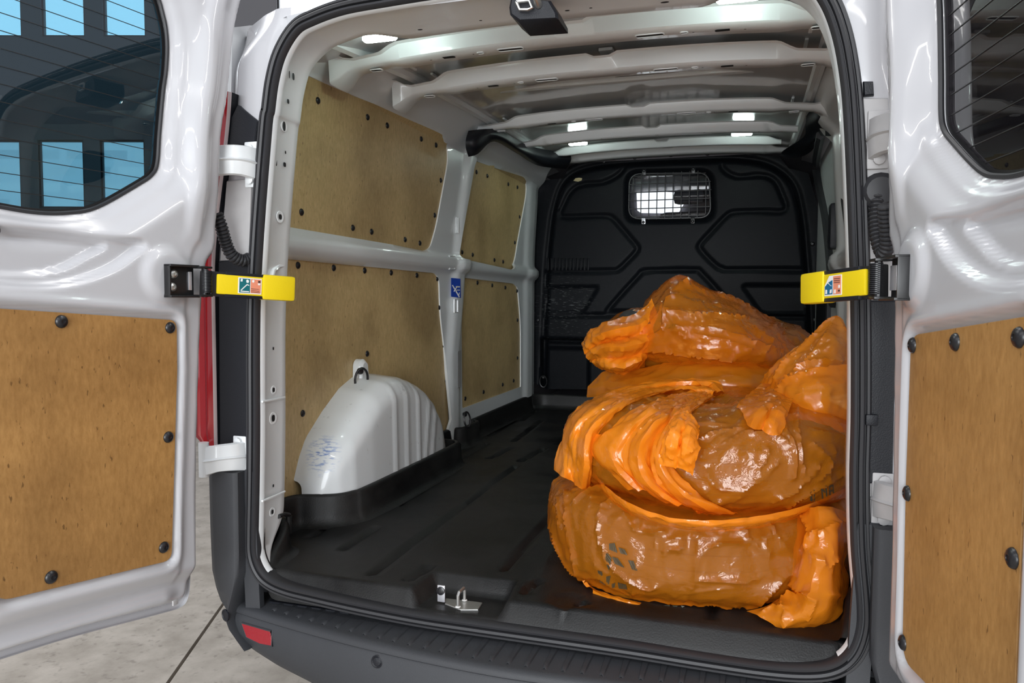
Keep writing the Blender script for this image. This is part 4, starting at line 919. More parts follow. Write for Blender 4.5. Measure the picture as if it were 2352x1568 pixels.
def build_door(side):
    global L_WIN
    if side > 0: L_WIN = L_WIN - [.020, 0]
    sh = 0 if side < 0 else .022; ply = L_PLY if side < 0 else R_PLY - [.022, 0]
    P0 = np.array([side * .7226, -.10, 0]); D = np.array([side * .15, -.9887, 0]); N = np.array([-side * .9887, -.15, 0])
    def to3(Q, n): Q = np.atleast_2d(Q); return P0 + np.outer(Q[:, 0] + sh, D) + np.outer(n * np.ones(len(Q)), N) + np.outer(Q[:, 1], [0, 0, 1.])
    shell = field('rear_door', L_OUT, [L_WIN], .0062, lambda Q: (P0 + np.outer(Q[:, 0] + sh, D) + door_h(Q, ply)[:, None] * N + np.outer(Q[:, 1], [0, 0, 1.])), 'paint', van, skirt=tuple(-N * .022), smooth_=180)
    if side > 0: shell.data.flip_normals()
    # outer skin with hemmed edge
    c = np.array([.33, .75]); big = L_OUT + (L_OUT - c) / np.linalg.norm(L_OUT - c, axis=1)[:, None] * np.where(L_OUT[:, 1] < .3, .016, .004)[:, None]
    def skin(Q):
        so, _ = sdf(big, Q); return P0 + np.outer(Q[:, 0] + sh, D) + np.outer(Q[:, 1], [0, 0, 1.]) - (.052 + .018 * smooth(-so / .10))[:, None] * N
    field('outer_skin', big, [L_WIN], .012, skin, 'paint', shell, skirt=tuple(N * .010), smooth_=60)
    # tinted glass, black border, heating wires
    cw = L_WIN.mean(0); g = (L_WIN - cw) * 1.04 + cw
    b = MB(); b.plate(to3(g, -.060), N, .004, .0005); b.build('window_glass', 'glass' if side < 0 else 'glass_dark', shell, 0)
    inner = (L_WIN - cw) * .962 + cw; V = np.concatenate([to3((L_WIN - cw) * 1.02 + cw, -.0545), to3(inner, -.0545)]); k = len(L_WIN)
    obj('window_border', V, [(i, (i + 1) % k, k + (i + 1) % k, k + i) for i in range(k)], 'satin_black', shell, 0)
    b = MB(); P = to3(L_WIN, -.048); b.tube(list(P) + [P[0]], .0045, 6, cap=False); b.build('window_gasket', 'rubber', shell)
    for i in range(15):
        z = .915 + .033 * i; a = L_WIN[np.abs(L_WIN[:, 1] - z) < .02][:, 0]
        if len(a) < 2: continue
        s0, s1 = max(.12, a.min() + .012), a.max() - .012; q = to3([(s0, z), (s1, z)], -.0552)
        b = MB(); b.box((q[0] + q[1]) / 2, (.0012, np.linalg.norm(q[1] - q[0]), .0014), rot=Matrix.Rotation(math.atan2(-D[0] , D[1]) , 3, 'Z')); b.build('heating_wire', 'satin_black', shell, 0)
    # hardboard lining
    cp = ply.mean(0); b = MB(); b.plate(to3((ply - cp) * .995 + cp, -.008), N, .0065, .0012); pl = b.build('lining_panel', 'ply', shell, 20)
    for s, z in ([(.410, .667), (.159, .647), (.170, .400), (.188, .152), (.445, .169)] if side < 0 else [(.192, .643), (.354, .657), (.529, .672), (.191, .400), (.194, .151), (.536, .410)]):
        put_bolt(to3([(s - sh, z)], -.0012)[0], N, pl, 1.12)
    if side < 0: put_bolt(to3([(.516, .837)], -.026)[0], N, shell, 1.0, name='plug')
    b = MB(); q = to3([(.155, .012)], -.008)[0]; b.box(q, (.004, .016, .012), .001); b.build('drain_plug', 'paint_dull', shell)
    # ---- check strap: bracket on the door, arm across the gap, yellow grip hooked on the jamb
    A = to3([(.070 - sh * .0, .748)], .030)[0]; B = np.array([side * .612, .012, .738]); e = B - A; Ln = np.linalg.norm(e); e /= Ln
    upv = np.array([0, 0, 1.]); upv = upv - e * (upv @ e); upv /= np.linalg.norm(upv); mN = np.cross(e, upv); mN = -mN if mN[1] > 0 else mN
    fr = Matrix.Identity(3)
    for i in range(3): fr[i][0], fr[i][1], fr[i][2] = e[i], mN[i], upv[i]
    loc = lambda a, c, z: A + e * a + mN * c + upv * z
    def bx(name, a0, a1, z0, z1, c0, c1, m_, par, bev=.002):
        b = MB(); b.box(loc((a0 + a1) / 2, (c0 + c1) / 2, (z0 + z1) / 2), (a1 - a0, c1 - c0, z1 - z0), bev, fr); return b.build(name, m_, par)
    arm = bx('check_strap', -.022, Ln - .055, -.029, .029, -.012, .006, 'satin_black', van, .003)
    bx('strap_channel', .03, Ln - .06, .022, .030, -.004, .012, 'black', arm); bx('strap_channel', .03, Ln - .06, -.030, -.022, -.004, .012, 'black', arm)
    bx('yellow_grip', .010, Ln - .05, -.0235, .0235, .004, .013, 'yellow', arm, .004)
    bx('yellow_tip', Ln - .084, Ln + .004, -.031, .031, -.016, .0165, 'yellow', arm, .007)
    # bracket: open box with two domed bolts
    fd = Matrix.Identity(3)
    for i in range(3): fd[i][0], fd[i][1], fd[i][2] = D[i], N[i], (0, 0, 1)[i]
    def bd(b, s0, s1, z0, z1, n0, n1, bev=.001): b.box(to3([((s0 + s1) / 2, (z0 + z1) / 2)], (n0 + n1) / 2)[0], (s1 - s0, n1 - n0, z1 - z0), bev, fd)
    b = MB(); bd(b, .105, .180, .718, .786, .010, .014); bd(b, .105, .183, .784, .789, .010, .034); bd(b, .105, .183, .715, .720, .010, .034); bd(b, .179, .183, .716, .788, .010, .030)
    bd(b, .075, .110, .782, .787, .012, .042); bd(b, .075, .110, .717, .722, .012, .042)
    bk = b.build('strap_bracket', 'satin_black', arm)
    b = MB(); b.lathe([(.0065, -.036), (.0065, .036)], 10, frame(to3([(.088, .752)], .030)[0], (0, 0, 1))); b.build('hinge_pin', 'satin_black', arm)
    b = MB(); H = frame(to3([(.083, .752)], .032)[0], (0, 0, 1)); P = [H @ Vector((.0105 * math.cos(t), .0105 * math.sin(t), -.027 + .054 * t / 100)) for t in np.linspace(0, 100, 320)]; b.tube(P, .0016, 5); b.build('hinge_spring', 'bolt', arm)
    b = MB(); bd(b, *((.112, .121) if side < 0 else (.106, .138)), .732, .774, .014, .017); b.build('bracket_plate', 'bare', arm)
    for dz, ds in ((.768, .161), (.738, .165)):
        b = MB(); b.lathe([(.0108, 0), (.0105, .003), (.008, .006), (.004, .0072), (.0035, .005), (.001, .005)], 16, frame(to3([(ds, dz)], .014)[0], N)); b.build('bracket_bolt', 'steel', arm)
    # pictogram sticker
    L0, L1 = Ln - .147, Ln - .087
    def fp(name, pts, m_, par, lift): b = MB(); b.plate([loc(a, .013 + lift, z) for a, z in pts], mN, .0004); return b.build(name, m_, par, 0)
    q = lambda a, z: (L0 + (L1 - L0) * a, .019 * z)
    if side < 0:
        st = fp('strap_sticker', [q(*p) for p in ((0, -1), (1, -1), (1, 1), (0, 1))], 'white_print', arm, .0002)
        fp('sticker_print', [q(*p) for p in ((.05, -.88), (.5, -.88), (.5, .88), (.05, .88))], 'teal', st, .0008)
        fp('sticker_print', [q(*p) for p in ((.53, -.88), (.96, -.88), (.96, .88), (.53, .88))], 'salmon', st, .0008)
        sh_ = [((.10, -.58), (.36, .22), (.46, .12), (.46, .02), (.37, .08), (.14, -.62)), ((.10, -.66), (.46, -.68), (.46, -.80), (.10, -.78)), ((.09, .50), (.17, .50), (.18, .82), (.10, .84)), ((.34, .40), (.42, .36), (.45, .64), (.38, .80), (.33, .70)),
               ((.60, .46), (.66, .46), (.68, .74), (.62, .82), (.57, .66)), ((.84, .18), (.92, .18), (.94, .42), (.83, .42))]
        dk = [((.84, .46), (.93, .46), (.93, .74), (.84, .74)), ((.55, -.30), (.86, -.34), (.92, -.48), (.87, -.38), (.55, -.36)), ((.55, -.52), (.90, -.58), (.90, -.63), (.55, -.57)), ((.55, -.72), (.92, -.76), (.92, -.81), (.55, -.77))]
    else:
        st = fp('strap_sticker', [q(1 - p, r) for p, r in ((0, -1), (1, -1), (1, 1), (.28, 1), (0, .0))], 'white_print', arm, .0002)
        fp('sticker_print', [q(1 - p, r) for p, r in ((.04, -.86), (.48, -.86), (.48, .55), (.25, .35), (.04, -.05))], 'blue_teal', st, .0008)
        fp('sticker_print', [q(1 - p, r) for p, r in ((.53, -.88), (.96, -.88), (.96, .9), (.53, .9))], 'salmon', st, .0008)
        sh_ = [[(1 - p, r) for p, r in k] for k in (((.22, .30), (.42, -.06), (.46, .02), (.40, .0), (.24, .34)), ((.08, -.78), (.18, -.78), (.18, -.38), (.10, -.34)), ((.34, -.76), (.44, -.74), (.45, -.36), (.36, -.40)), ((.58, -.80), (.68, -.80), (.68, -.42), (.60, -.42)), ((.82, -.30), (.92, -.30), (.92, .0), (.84, .0)))]
        dk = [[(1 - p, r) for p, r in k] for k in (((.82, -.66), (.92, -.66), (.92, -.48), (.82, -.48)), ((.58, .30), (.92, .28), (.92, .22), (.58, .24)), ((.58, .48), (.92, .46), (.92, .40), (.58, .42)), ((.58, .68), (.92, .66), (.92, .60), (.58, .62)))]
    for k in sh_: fp('sticker_symbol', [q(*p) for p in k], 'white_print', st, .0014)
    for k in dk: fp('sticker_symbol', [q(*p) for p in k], 'dark_print', st, .0014)
    return shell
build_door(-1); build_door(1)
# ================================================================== TYRES IN ORANGE BAGS
from mathutils import kdtree
RNG = np.random.default_rng(5)
def film_material():
    """thin translucent orange polythene; 'layers' (per vertex) is how many films lie on each other"""
    P = bpy.data.materials.new('orange_film'); P.use_nodes = True; n, l = nodes_of(P); n.remove(n['Principled BSDF']); out = n['Material Output']
    at = n.new('ShaderNodeAttribute'); at.attribute_name = 'layers'
    tr = n.new('ShaderNodeBsdfTransparent'); tr.inputs[0].default_value = (1.0, .68, .32, 1)
    tc = n.new('ShaderNodeTexCoord')
    v = n.new('ShaderNodeTexNoise'); v.inputs['Scale'].default_value = 38; v.inputs['Detail'].default_value = 3; v.inputs['Distortion'].default_value = 1.2; l.new(tc.outputs['Object'], v.inputs['Vector'])
    vo = n.new('ShaderNodeTexVoronoi'); vo.inputs['Scale'].default_value = 30; dv = n.new('ShaderNodeMix'); dv.data_type = 'VECTOR'; dv.inputs[0].default_value = .06
    l.new(tc.outputs['Object'], dv.inputs[4]); l.new(v.outputs['Color'], dv.inputs[5]); l.new(dv.outputs[1], vo.inputs['Vector'])
    vo2 = n.new('ShaderNodeTexVoronoi'); vo2.inputs['Scale'].default_value = 75; l.new(dv.outputs[1], vo2.inputs['Vector'])
    sm = n.new('ShaderNodeMath'); sm.operation = 'MULTIPLY_ADD'; sm.inputs[1].default_value = .35; l.new(vo2.outputs['Distance'], sm.inputs[0]); l.new(vo.outputs['Distance'], sm.inputs[2])
    bp = n.new('ShaderNodeBump'); bp.inputs['Strength'].default_value = .16; bp.inputs['Distance'].default_value = .010; l.new(sm.outputs[0], bp.inputs['Height'])
    df = n.new('ShaderNodeBsdfDiffuse'); df.inputs[0].default_value = (1.0, .315, .015, 1)
    tl = n.new('ShaderNodeBsdfTranslucent'); tl.inputs[0].default_value = (1.0, .36, .015, 1)
    m1 = n.new('ShaderNodeMixShader'); m1.inputs[0].default_value = .28; l.new(df.outputs[0], m1.inputs[1]); l.new(tl.outputs[0], m1.inputs[2])
    pw = n.new('ShaderNodeMath'); pw.operation = 'POWER'; pw.inputs[0].default_value = .66; l.new(at.outputs['Fac'], pw.inputs[1])   # transmission ^ layers
    m2 = n.new('ShaderNodeMixShader'); l.new(pw.outputs[0], m2.inputs[0]); l.new(m1.outputs[0], m2.inputs[1]); l.new(tr.outputs[0], m2.inputs[2])
    gl = n.new('ShaderNodeBsdfGlossy'); gl.inputs['Roughness'].default_value = .07; l.new(bp.outputs[0], gl.inputs['Normal'])
    lw = n.new('ShaderNodeLayerWeight'); l.new(bp.outputs[0], lw.inputs['Normal']); fr = n.new('ShaderNodeMath'); fr.operation = 'POWER'; fr.inputs[1].default_value = 4; l.new(lw.outputs['Facing'], fr.inputs[0])
    fm = n.new('ShaderNodeMath'); fm.operation = 'MULTIPLY_ADD'; fm.inputs[1].default_value = .6; fm.inputs[2].default_value = .052; l.new(fr.outputs[0], fm.inputs[0]); fm.use_clamp = True
    m3 = n.new('ShaderNodeMixShader'); l.new(fm.outputs[0], m3.inputs[0]); l.new(m2.outputs[0], m3.inputs[1]); l.new(gl.outputs[0], m3.inputs[2]); l.new(m3.outputs[0], out.inputs[0])
    return P
M['film'] = film_material()
M['film_ink'] = mat('black_film_print', (.05, .05, .03), .5)

def normals(V, F):
    F = np.asarray(F); a, b, c, d = (V[F[:, i]] for i in range(4)); fn = np.cross(c - a, d - b); N = np.zeros_like(V)
    for i in range(4): np.add.at(N, F[:, i], fn)
    return N / (np.linalg.norm(N, axis=1)[:, None] + 1e-12)
def crumple(P, cell, stretch=(1, 1, 1), seed=0):
    """facetted crease field: ridges along cell borders, dents between"""
    g = np.random.default_rng(seed); S = np.array(stretch); Q = P / S
    n = max(8, int(len(P) * 0 + 1)); lo, hi = Q.min(0), Q.max(0)
    # seeds scattered over the surface, about one per cell
    idx = g.permutation(len(Q)); seeds = []; kd = None
    grid = {}
    for i in idx:
        q = Q[i] + g.normal(0, cell * .15, 3); k = tuple((q / cell).astype(int))
        if k in grid: continue
        grid[k] = 1; seeds.append(q)
    kd = kdtree.KDTree(len(seeds))
    for i, s in enumerate(seeds): kd.insert(s, i)
    kd.balance(); out = np.empty(len(Q)); hs = g.uniform(-.25, .25, len(seeds))
    for i, q in enumerate(Q):
        r = kd.find_n(q, 2)
        out[i] = (-(r[1][2] - r[0][2]) / cell + .5) if len(r) > 1 else 0
    return np.clip(out, -.8, .5)
def creases(P, cell, wd, stretch=(1, 1, 1), seed=0):
    """thin raised fold lines in a broken network"""
    g = np.random.default_rng(seed); Q = P / np.array(stretch); grid = {}; S = []
    for i in g.permutation(len(Q)):
        q = Q[i] + g.normal(0, cell * .2, 3); k = tuple((q / cell).astype(int))
        if k not in grid: grid[k] = 1; S.append(q)
    kd = kdtree.KDTree(len(S))
    for i, s in enumerate(S): kd.insert(s, i)
    kd.balance(); out = np.zeros(len(Q)); key = g.uniform(0, 1, (len(S), len(S)))
    for i, q in enumerate(Q):
        r = kd.find_n(q, 2)
        if len(r) < 2: continue
        a, b = sorted((r[0][1], r[1][1])); h = key[a, b]
        if h > .35: out[i] = math.exp(-(r[1][2] - r[0][2]) / wd) * (h - .2) * 1.3
    return out
def film(name, V, F, layers, parent=None, subs=()):
    me = bpy.data.meshes.new(name); me.from_pydata([tuple(map(float, v)) for v in V], [], [tuple(map(int, f)) for f in F]); me.materials.append(M['film']); me.update()
    me.polygons.foreach_set('use_smooth', [True] * len(me.polygons)); me.set_sharp_from_angle(angle=R(40))
    a = me.attributes.new('layers', 'FLOAT', 'POINT'); a.data.foreach_set('value', np.full(len(V), layers, float) if np.isscalar(layers) else np.asarray(layers, float))
    o = bpy.data.objects.new(name, me); return link(o, parent)
HULLS = {}
from mathutils.bvhtree import BVHTree
def facet(V, F, ratio, jit, amount=.8, seed=0):
    """flatten a dense film onto an irregular set of planar facets, the way crumpled polythene breaks up"""
    me = bpy.data.meshes.new('tmp'); me.from_pydata([tuple(v) for v in jit], [], [tuple(map(int, f)) for f in F]); o = bpy.data.objects.new('tmp', me); COL.objects.link(o)
    md = o.modifiers.new('d', 'DECIMATE'); md.ratio = ratio; dg = bpy.context.evaluated_depsgraph_get(); ev = o.evaluated_get(dg); em = ev.to_mesh()
    t = BVHTree.FromPolygons([v.co.copy() for v in em.vertices], [tuple(p.vertices) for p in em.polygons]); ev.to_mesh_clear()
    bpy.data.objects.remove(o); bpy.data.meshes.remove(me)
    return np.array([np.array(v) * (1 - amount) + np.array(t.find_nearest(Vector(j))[0]) * amount for v, j in zip(V, jit)])
def hull(key, c, r, z0, z1, tilt=(0, 0), dome=.0, nu=380, nv=130, seed=1, ridges=(), sq=3.2, neck=.25, amp=1., fr=.03):
    """bag drawn tight round a tyre lying flat: closed puck, dished top, crumpled"""
    zc, h = (z0 + z1) / 2, (z1 - z0) / 2; V = []
    th = np.linspace(0, 2 * math.pi, nu, endpoint=False)
    ph = np.linspace(0, 1, nv)
    for p in ph:
        a = -math.pi / 2 + math.pi * p; ca, sa = math.cos(a), math.sin(a)
        rr = r * (abs(ca) ** (2 / sq)) ; zz = h * math.copysign(abs(sa) ** (2 / (sq * .8)), sa)
        for t in th:
            k = rr / r; w_ = 1 + .014 * math.sin(3 * t + seed) + .010 * math.sin(5 * t + 2 * seed)
            x, y = rr * w_ * math.cos(t), rr * w_ * math.sin(t); z = zc + zz
            if sa > 0: z += (dome - .035 * math.exp(-(k / .45) ** 2)) * (1 - k ** 3) * sa + tilt[0] * x * sa + tilt[1] * y * sa
            V.append((c[0] + x, c[1] + y, z))
    V = np.array(V); F = [(i * nu + j, i * nu + (j + 1) % nu, (i + 1) * nu + (j + 1) % nu, (i + 1) * nu + j) for i in range(nv - 1) for j in range(nu)]
    N = normals(V, F)
    d = .014 * amp * crumple(V, .13, (1, 1, 1.4), seed) + .0055 * amp * crumple(V, .06, (1, 1, 1.3), seed + 1) + .0012 * amp * crumple(V, .026, (1, 1, 1), seed + 2) + .003
    px = proj(V); front = ((CAM - V) * N).sum(1) > 0
    V = V + N * d[:, None]; V = facet(V, F, fr, V + N * (.010 * crumple(V, .085, (1, 1, 1.4), seed + 5))[:, None], .85); d = np.zeros(len(V))
    d += .0065 * creases(V, .115, .007, (1, 1, 1.6), seed + 7) + .0022 * creases(V, .05, .004, (1, 1, 1.4), seed + 8)
    for line, A, w_ in ridges:
        L3 = to_surface(line, V, px, front); dd = np.full(len(V), 9.)
        for a, b_ in zip(L3[:-1], L3[1:]):
            e = b_ - a; t = np.clip(((V - a) @ e) / max(e @ e, 1e-12), 0, 1); dd = np.minimum(dd, np.linalg.norm(V - a - t[:, None] * e, axis=1))
        d = d * (1 - .75 * np.exp(-(dd / (w_ * 1.6)) ** 2)) + A * np.exp(-dd / w_)
    V = V + N * d[:, None]; V[:, 2] = np.maximum(V[:, 2], z0)
    HULLS[key] = (V, proj(V), front); return V, F
def proj(P):
    d = P - CAM; z = d @ FW; return np.stack([1176 + FPX * (d @ RT) / z, 784 - FPX * (d @ UP) / z], 1)
def to_surface(line, V, px, front, n=24):
    L = crom(line, max(2, n // max(1, len(line) - 1)), False); out = []
    idx = np.where(front)[0]; pf = px[idx]
    for q in L: out.append(V[idx[np.argmin(((pf - q) ** 2).sum(1))]])
    return np.array(out)
def resample(P, n):
    P = np.array(P, float); L = np.concatenate([[0], np.cumsum(np.linalg.norm(np.diff(P, axis=0), axis=1))]); q = np.linspace(0, L[-1], n)
    return np.stack([np.interp(q, L, P[:, i]) for i in range(P.shape[1])], 1)
def on_hull(key, pts):
    """(u, v, lift) -> point on the bag below that pixel, lifted towards the open doors"""
    V, px, front = HULLS[key]; idx = np.where(front)[0]; out = []
    for u, v, lf in pts:
        d2 = ((px[idx] - [u, v]) ** 2).sum(1); k = np.argsort(d2)[:8]; w_ = 1 / (d2[k] + 6); y = (V[idx[k], 1] * w_).sum() / w_.sum()
        out.append(PY(u, v, y - lf))
    return np.array(out)
def drape(name, rows, parent, layers=1.6, key=None, cols=40, sub=5, sharp=.5, seed=3, amp=1., cells=(.07, .03), stretch=(1, 1, 1), thick=0, ridges=(), pleat=None):
    """loose film through rows of traced fold lines: (u, v, depth y) or, with key, (u, v, lift off that bag)"""
    G = []
    for r in rows:
        P = np.array(on_hull(key, r)) if key else np.array([PY(*p) for p in r]); G.append(resample(crom(P, 8, False), cols))
    G = np.array(G); m_ = len(G); B = []
    for j in range(cols):
        c = G[:, j]; s = crom(c, sub, False); q = np.linspace(0, m_ - 1, len(s)); lin = np.stack([np.interp(q, np.arange(m_), c[:, k]) for k in range(3)], 1)
        B.append(s * (1 - sharp) + lin * sharp)
    B = np.stack(B, 1); a, c, _ = B.shape; V = B.reshape(-1, 3); F = [(i * c + k, i * c + k + 1, (i + 1) * c + k + 1, (i + 1) * c + k) for i in range(a - 1) for k in range(c - 1)]
    N = normals(V, F); s = np.sign(((CAM - V) * N).sum(1)); N = N * np.where(s == 0, 1, s)[:, None]
    if pleat:
        t = np.repeat(np.linspace(0, (m_ - 1) * pleat[1], a), c); q = np.tile(np.linspace(0, 1, c), a); t = t + .35 * np.sin(q * 9 + t * 1.7) + .2 * np.sin(q * 23 + t)
        V = V + N * (pleat[0] * (2 * np.abs(t % 1 - .5) - .5) * (.55 + .45 * np.sin(q * 7 + t * 2.3)))[:, None]
    V = V + N * (amp * (.011 * crumple(V, cells[0], stretch, seed) + .006 * crumple(V, cells[1], stretch, seed + 1)))[:, None]
    V = facet(V, F, .08, V + N * (.006 * crumple(V, cells[1] * 1.3, stretch, seed + 5))[:, None], .8)
    V = V + N * (.004 * amp * creases(V, cells[1] * 1.5, .0035, stretch, seed + 7))[:, None]
    if ridges:
        px = proj(V); fr_ = np.ones(len(V), bool); d = np.zeros(len(V))
        for line, A, w_ in ridges:
            L3 = to_surface(line, V, px, fr_); dd = np.full(len(V), 9.)
            for p, q in zip(L3[:-1], L3[1:]):
                e = q - p; t = np.clip(((V - p) @ e) / max(e @ e, 1e-12), 0, 1); dd = np.minimum(dd, np.linalg.norm(V - p - t[:, None] * e, axis=1))
            d += A * np.exp(-dd / w_)
        V = V + N * d[:, None]
    return film(name, V, F, layers, parent)

# ---- tyres
def tyre_mesh(r=.335, wd=.195, rim=.20):
    b = MB(); h = wd / 2
    prof = [(rim, -h * .72), (rim + .01, -h * .82), (rim + .05, -h * .99), (r - .05, -h * 1.0), (r - .018, -h * .88), (r - .006, -h * .74)]
    for g_ in (-.55, -.2, .2, .55): prof += [(r, g_ * h - .006), (r - .008, g_ * h - .004), (r - .008, g_ * h + .004), (r, g_ * h + .006)]
    prof += [(r - .006, h * .74), (r - .018, h * .88), (r - .05, h), (rim + .05, h * .99), (rim + .01, h * .82), (rim, h * .72)]
    V, F = [], []; n = 72; k = len(prof)
    for i in range(n):
        a = 2 * math.pi * i / n
        for q, z in prof: V.append((q * math.cos(a), q * math.sin(a), z))
    for i in range(n):
        for j in range(k): F.append((i * k + j, i * k + (j + 1) % k, ((i + 1) % n) * k + (j + 1) % k, ((i + 1) % n) * k + j))
    return mesh('tyre', V, F, 'tyre', 40)
TM = tyre_mesh(); block = MB()
for i in range(60):
    a = 2 * math.pi * i / 60
    for s in (-1, 1): block.box((.333 * math.cos(a), .333 * math.sin(a), s * .076), (.008, .018, .026), rot=Matrix.Rotation(a, 3, 'Z'))
def tyre(loc, label, rot=(0, 0, 0)):
    o = bpy.data.objects.new('tyre', TM); o.location = loc; o.rotation_euler = rot; COL.objects.link(o); tag(o, label, 'tyre', 'tyres inside the orange bags'); return o
tyre((.36, .465, .105), 'dark tyre lying flat inside the lowest front orange bag')
tyre((.405, .475, .322), 'dark tyre inside the upper front orange bag, under its pleated folds')
tyre((.33, 1.25, .105), 'dark tyre at the bottom of the rear stack, nearest the bulkhead')
tyre((.33, 1.25, .322), 'dark tyre in the flattened middle bag of the rear stack')
tyre((.34, 1.27, .552), 'dark tyre in the peaked topmost orange bag before the bulkhead', (R(5), R(6), 0))

# ---- lower front bag
def tr(pts, s=3.0276, ox=1240, oy=1050): return [(ox + x / s, oy + y / s) for x, y in pts]
RA = [(tr([(1095, 500), (1080, 650), (1080, 850), (990, 980)]), .009, .006), (tr([(440, 360), (430, 500), (470, 680), (540, 780), (720, 880), (810, 880)]), .010, .006),
      (tr([(510, 320), (440, 365)]), .008, .006), (tr([(560, 370), (640, 470), (700, 520), (860, 520)]), .008, .006), (tr([(860, 635), (990, 620), (1010, 550)]), .009, .006), (tr([(860, 590), (960, 550)]), .006, .006), (tr([(1100, 680), (1250, 590), (1400, 590), (1450, 570)]), .009, .006), (tr([(1410, 510), (1460, 580), (1570, 670)]), .010, .006), (tr([(1500, 560), (1540, 560), (1570, 660)]), .008, .006),
      (tr([(1100, 840), (1380, 850), (1560, 810), (1760, 760)]), .008, .006), (tr([(640, 985), (840, 985), (1100, 1000), (1380, 1000)]), .008, .005), (tr([(820, 980), (1000, 930), (1300, 890)]), .004, .006), (tr([(120, 480), (150, 640), (250, 760), (420, 860), (640, 980), (740, 1050)]), .014, .009), (tr([(200, 260), (215, 420), (260, 700), (330, 850)]), .010, .007), (tr([(150, 300), (170, 480), (200, 560)]), .008, .006), (tr([(1830, 600), (1700, 780), (1540, 960), (1440, 1090)]), .012, .008), (tr([(1580, 470), (1640, 560), (1710, 640)]), .007, .006), (tr([(260, 330), (350, 260), (430, 240)]), .009, .006), (tr([(700, 420), (705, 520)]), .006, .005), (tr([(1040, 1085), (900, 1050), (740, 1000)]), .010, .006)]
VA, FA = hull('A', (.36, .465), .388, .0, .232, seed=3, ridges=RA, sq=5.5, amp=.75)
bagA = film('plastic_bag', VA, FA, 1.0); tag(bagA, 'lowest front orange bag, stretched tight round a tyre, black print on its side', 'bag', 'orange film bags')
drape('bag_tail', [[(1842, 1172, .24), (1836, 1230, .21), (1828, 1290, .19), (1817, 1335, .16), (1826, 1363, .14), (1790, 1382, .13), (1752, 1398, .12), (1716, 1408, .115)],
                   [(1862, 1170, .20), (1858, 1230, .15), (1848, 1290, .11), (1840, 1335, .10), (1850, 1366, .09), (1825, 1390, .08), (1790, 1410, .085), (1745, 1419, .09)],
                   [(1880, 1166, .17), (1890, 1230, .115), (1880, 1290, .08), (1868, 1335, .07), (1868, 1368, .055), (1850, 1398, .05), (1825, 1420, .055), (1782, 1431, .075)],
                   [(1908, 1166, .19), (1915, 1230, .12), (1908, 1290, .10), (1905, 1335, .08), (1900, 1372, .07), (1888, 1404, .06), (1868, 1425, .07), (1822, 1437, .085)],
                   [(1945, 1180, .30), (1944, 1235, .26), (1932, 1290, .22), (1945, 1335, .24), (1930, 1375, .19), (1926, 1408, .15), (1905, 1425, .13), (1868, 1433, .125)]], bagA, 2.8, cols=60, sub=9, sharp=.7, seed=21, amp=.9, cells=(.12, .07), ridges=[(tr(p), a, w_) for p, a, w_ in (([(1840, 420), (1880, 520), (1870, 640), (1960, 740)], .012, .008), ([(2115, 435), (2000, 500), (1960, 560)], .010, .008), ([(2060, 700), (1990, 760), (1950, 700)], .009, .007), ([(1760, 880), (1840, 940), (1890, 970), (1740, 965)], .014, .008), ([(1890, 970), (1900, 1040), (1860, 1110)], .010, .007), ([(1700, 1000), (1720, 1080), (1700, 1160)], .012, .007), ([(1560, 1080), (1640, 1040), (1690, 1060)], .009, .007), ([(2000, 940), (2070, 960)], .009, .007), ([(1880, 620), (1920, 520), (1990, 540)], .008, .006))])
drape('bag_hem', [[(1338, 1328, .006), (1352, 1348, .008), (1392, 1366, .010), (1440, 1380, .012), (1500, 1395, .010), (1580, 1406, .006)],
                  [(1344, 1338, .020), (1362, 1358, .028), (1400, 1374, .022), (1448, 1388, .026), (1510, 1402, .020), (1590, 1412, .012)],
                  [(1352, 1346, .010), (1372, 1365, .012), (1406, 1380, .010), (1452, 1394, .010), (1520, 1409, .008), (1600, 1417, .006)]], bagA, 4, 'A', cols=60, seed=31, amp=.5)

# ---- upper front bag with its gathered mouth
def tb(pts): return tr(pts, 3.136, 1240, 620)
RB = [(tb([(1170, 1350), (1300, 1290), (1440, 1215), (1500, 1205), (1700, 1230), (1760, 1290), (1800, 1390)]), .016, .008), (tb([(1160, 1350), (1290, 1240), (1470, 1120), (1560, 1000)]), .013, .008), (tb([(1660, 980), (1720, 1100), (1780, 1280), (1795, 1480)]), .018, .009), (tb([(1570, 1000), (1640, 1100), (1740, 1220)]), .010, .007), (tb([(1150, 1240), (1300, 1190), (1440, 1180)]), .010, .007),
      (tb([(1200, 1430), (1260, 1540), (1420, 1560), (1600, 1500)]), .010, .008), (tb([(1960, 1200), (2100, 1210), (2200, 1260)]), .012, .008), (tb([(1930, 1260), (2050, 1380), (1980, 1500)]), .010, .008), (tb([(1850, 1060), (1830, 1200), (1870, 1480)]), .012, .007), (tb([(1300, 920), (1400, 980), (1460, 1080)]), .010, .007), (tb([(1560, 1420), (1600, 1380), (1620, 1300)]), .010, .007), (tb([(1180, 1560), (1290, 1640), (1480, 1560), (1680, 1380)]), .012, .008),
      (tr([(840, 130), (1090, 300), (1400, 380), (1600, 360)]), .012, .008), (tr([(1150, 200), (1250, 270), (1480, 160)]), .010, .007), (tr([(1640, 250), (1760, 200), (1900, 60)]), .012, .008), (tr([(1700, 300), (1900, 200), (2110, 90)]), .010, .007)]
VB, FB = hull('B', (.402, .482), .382, .205, .452, seed=11, ridges=RB, tilt=(.03, .0), sq=3.6, amp=.9)
bagB = film('plastic_bag', VB, FB, 1.0); tag(bagB, 'upper front orange bag with bright gathered pleats and a loose sleeve on its left', 'bag', 'orange film bags')
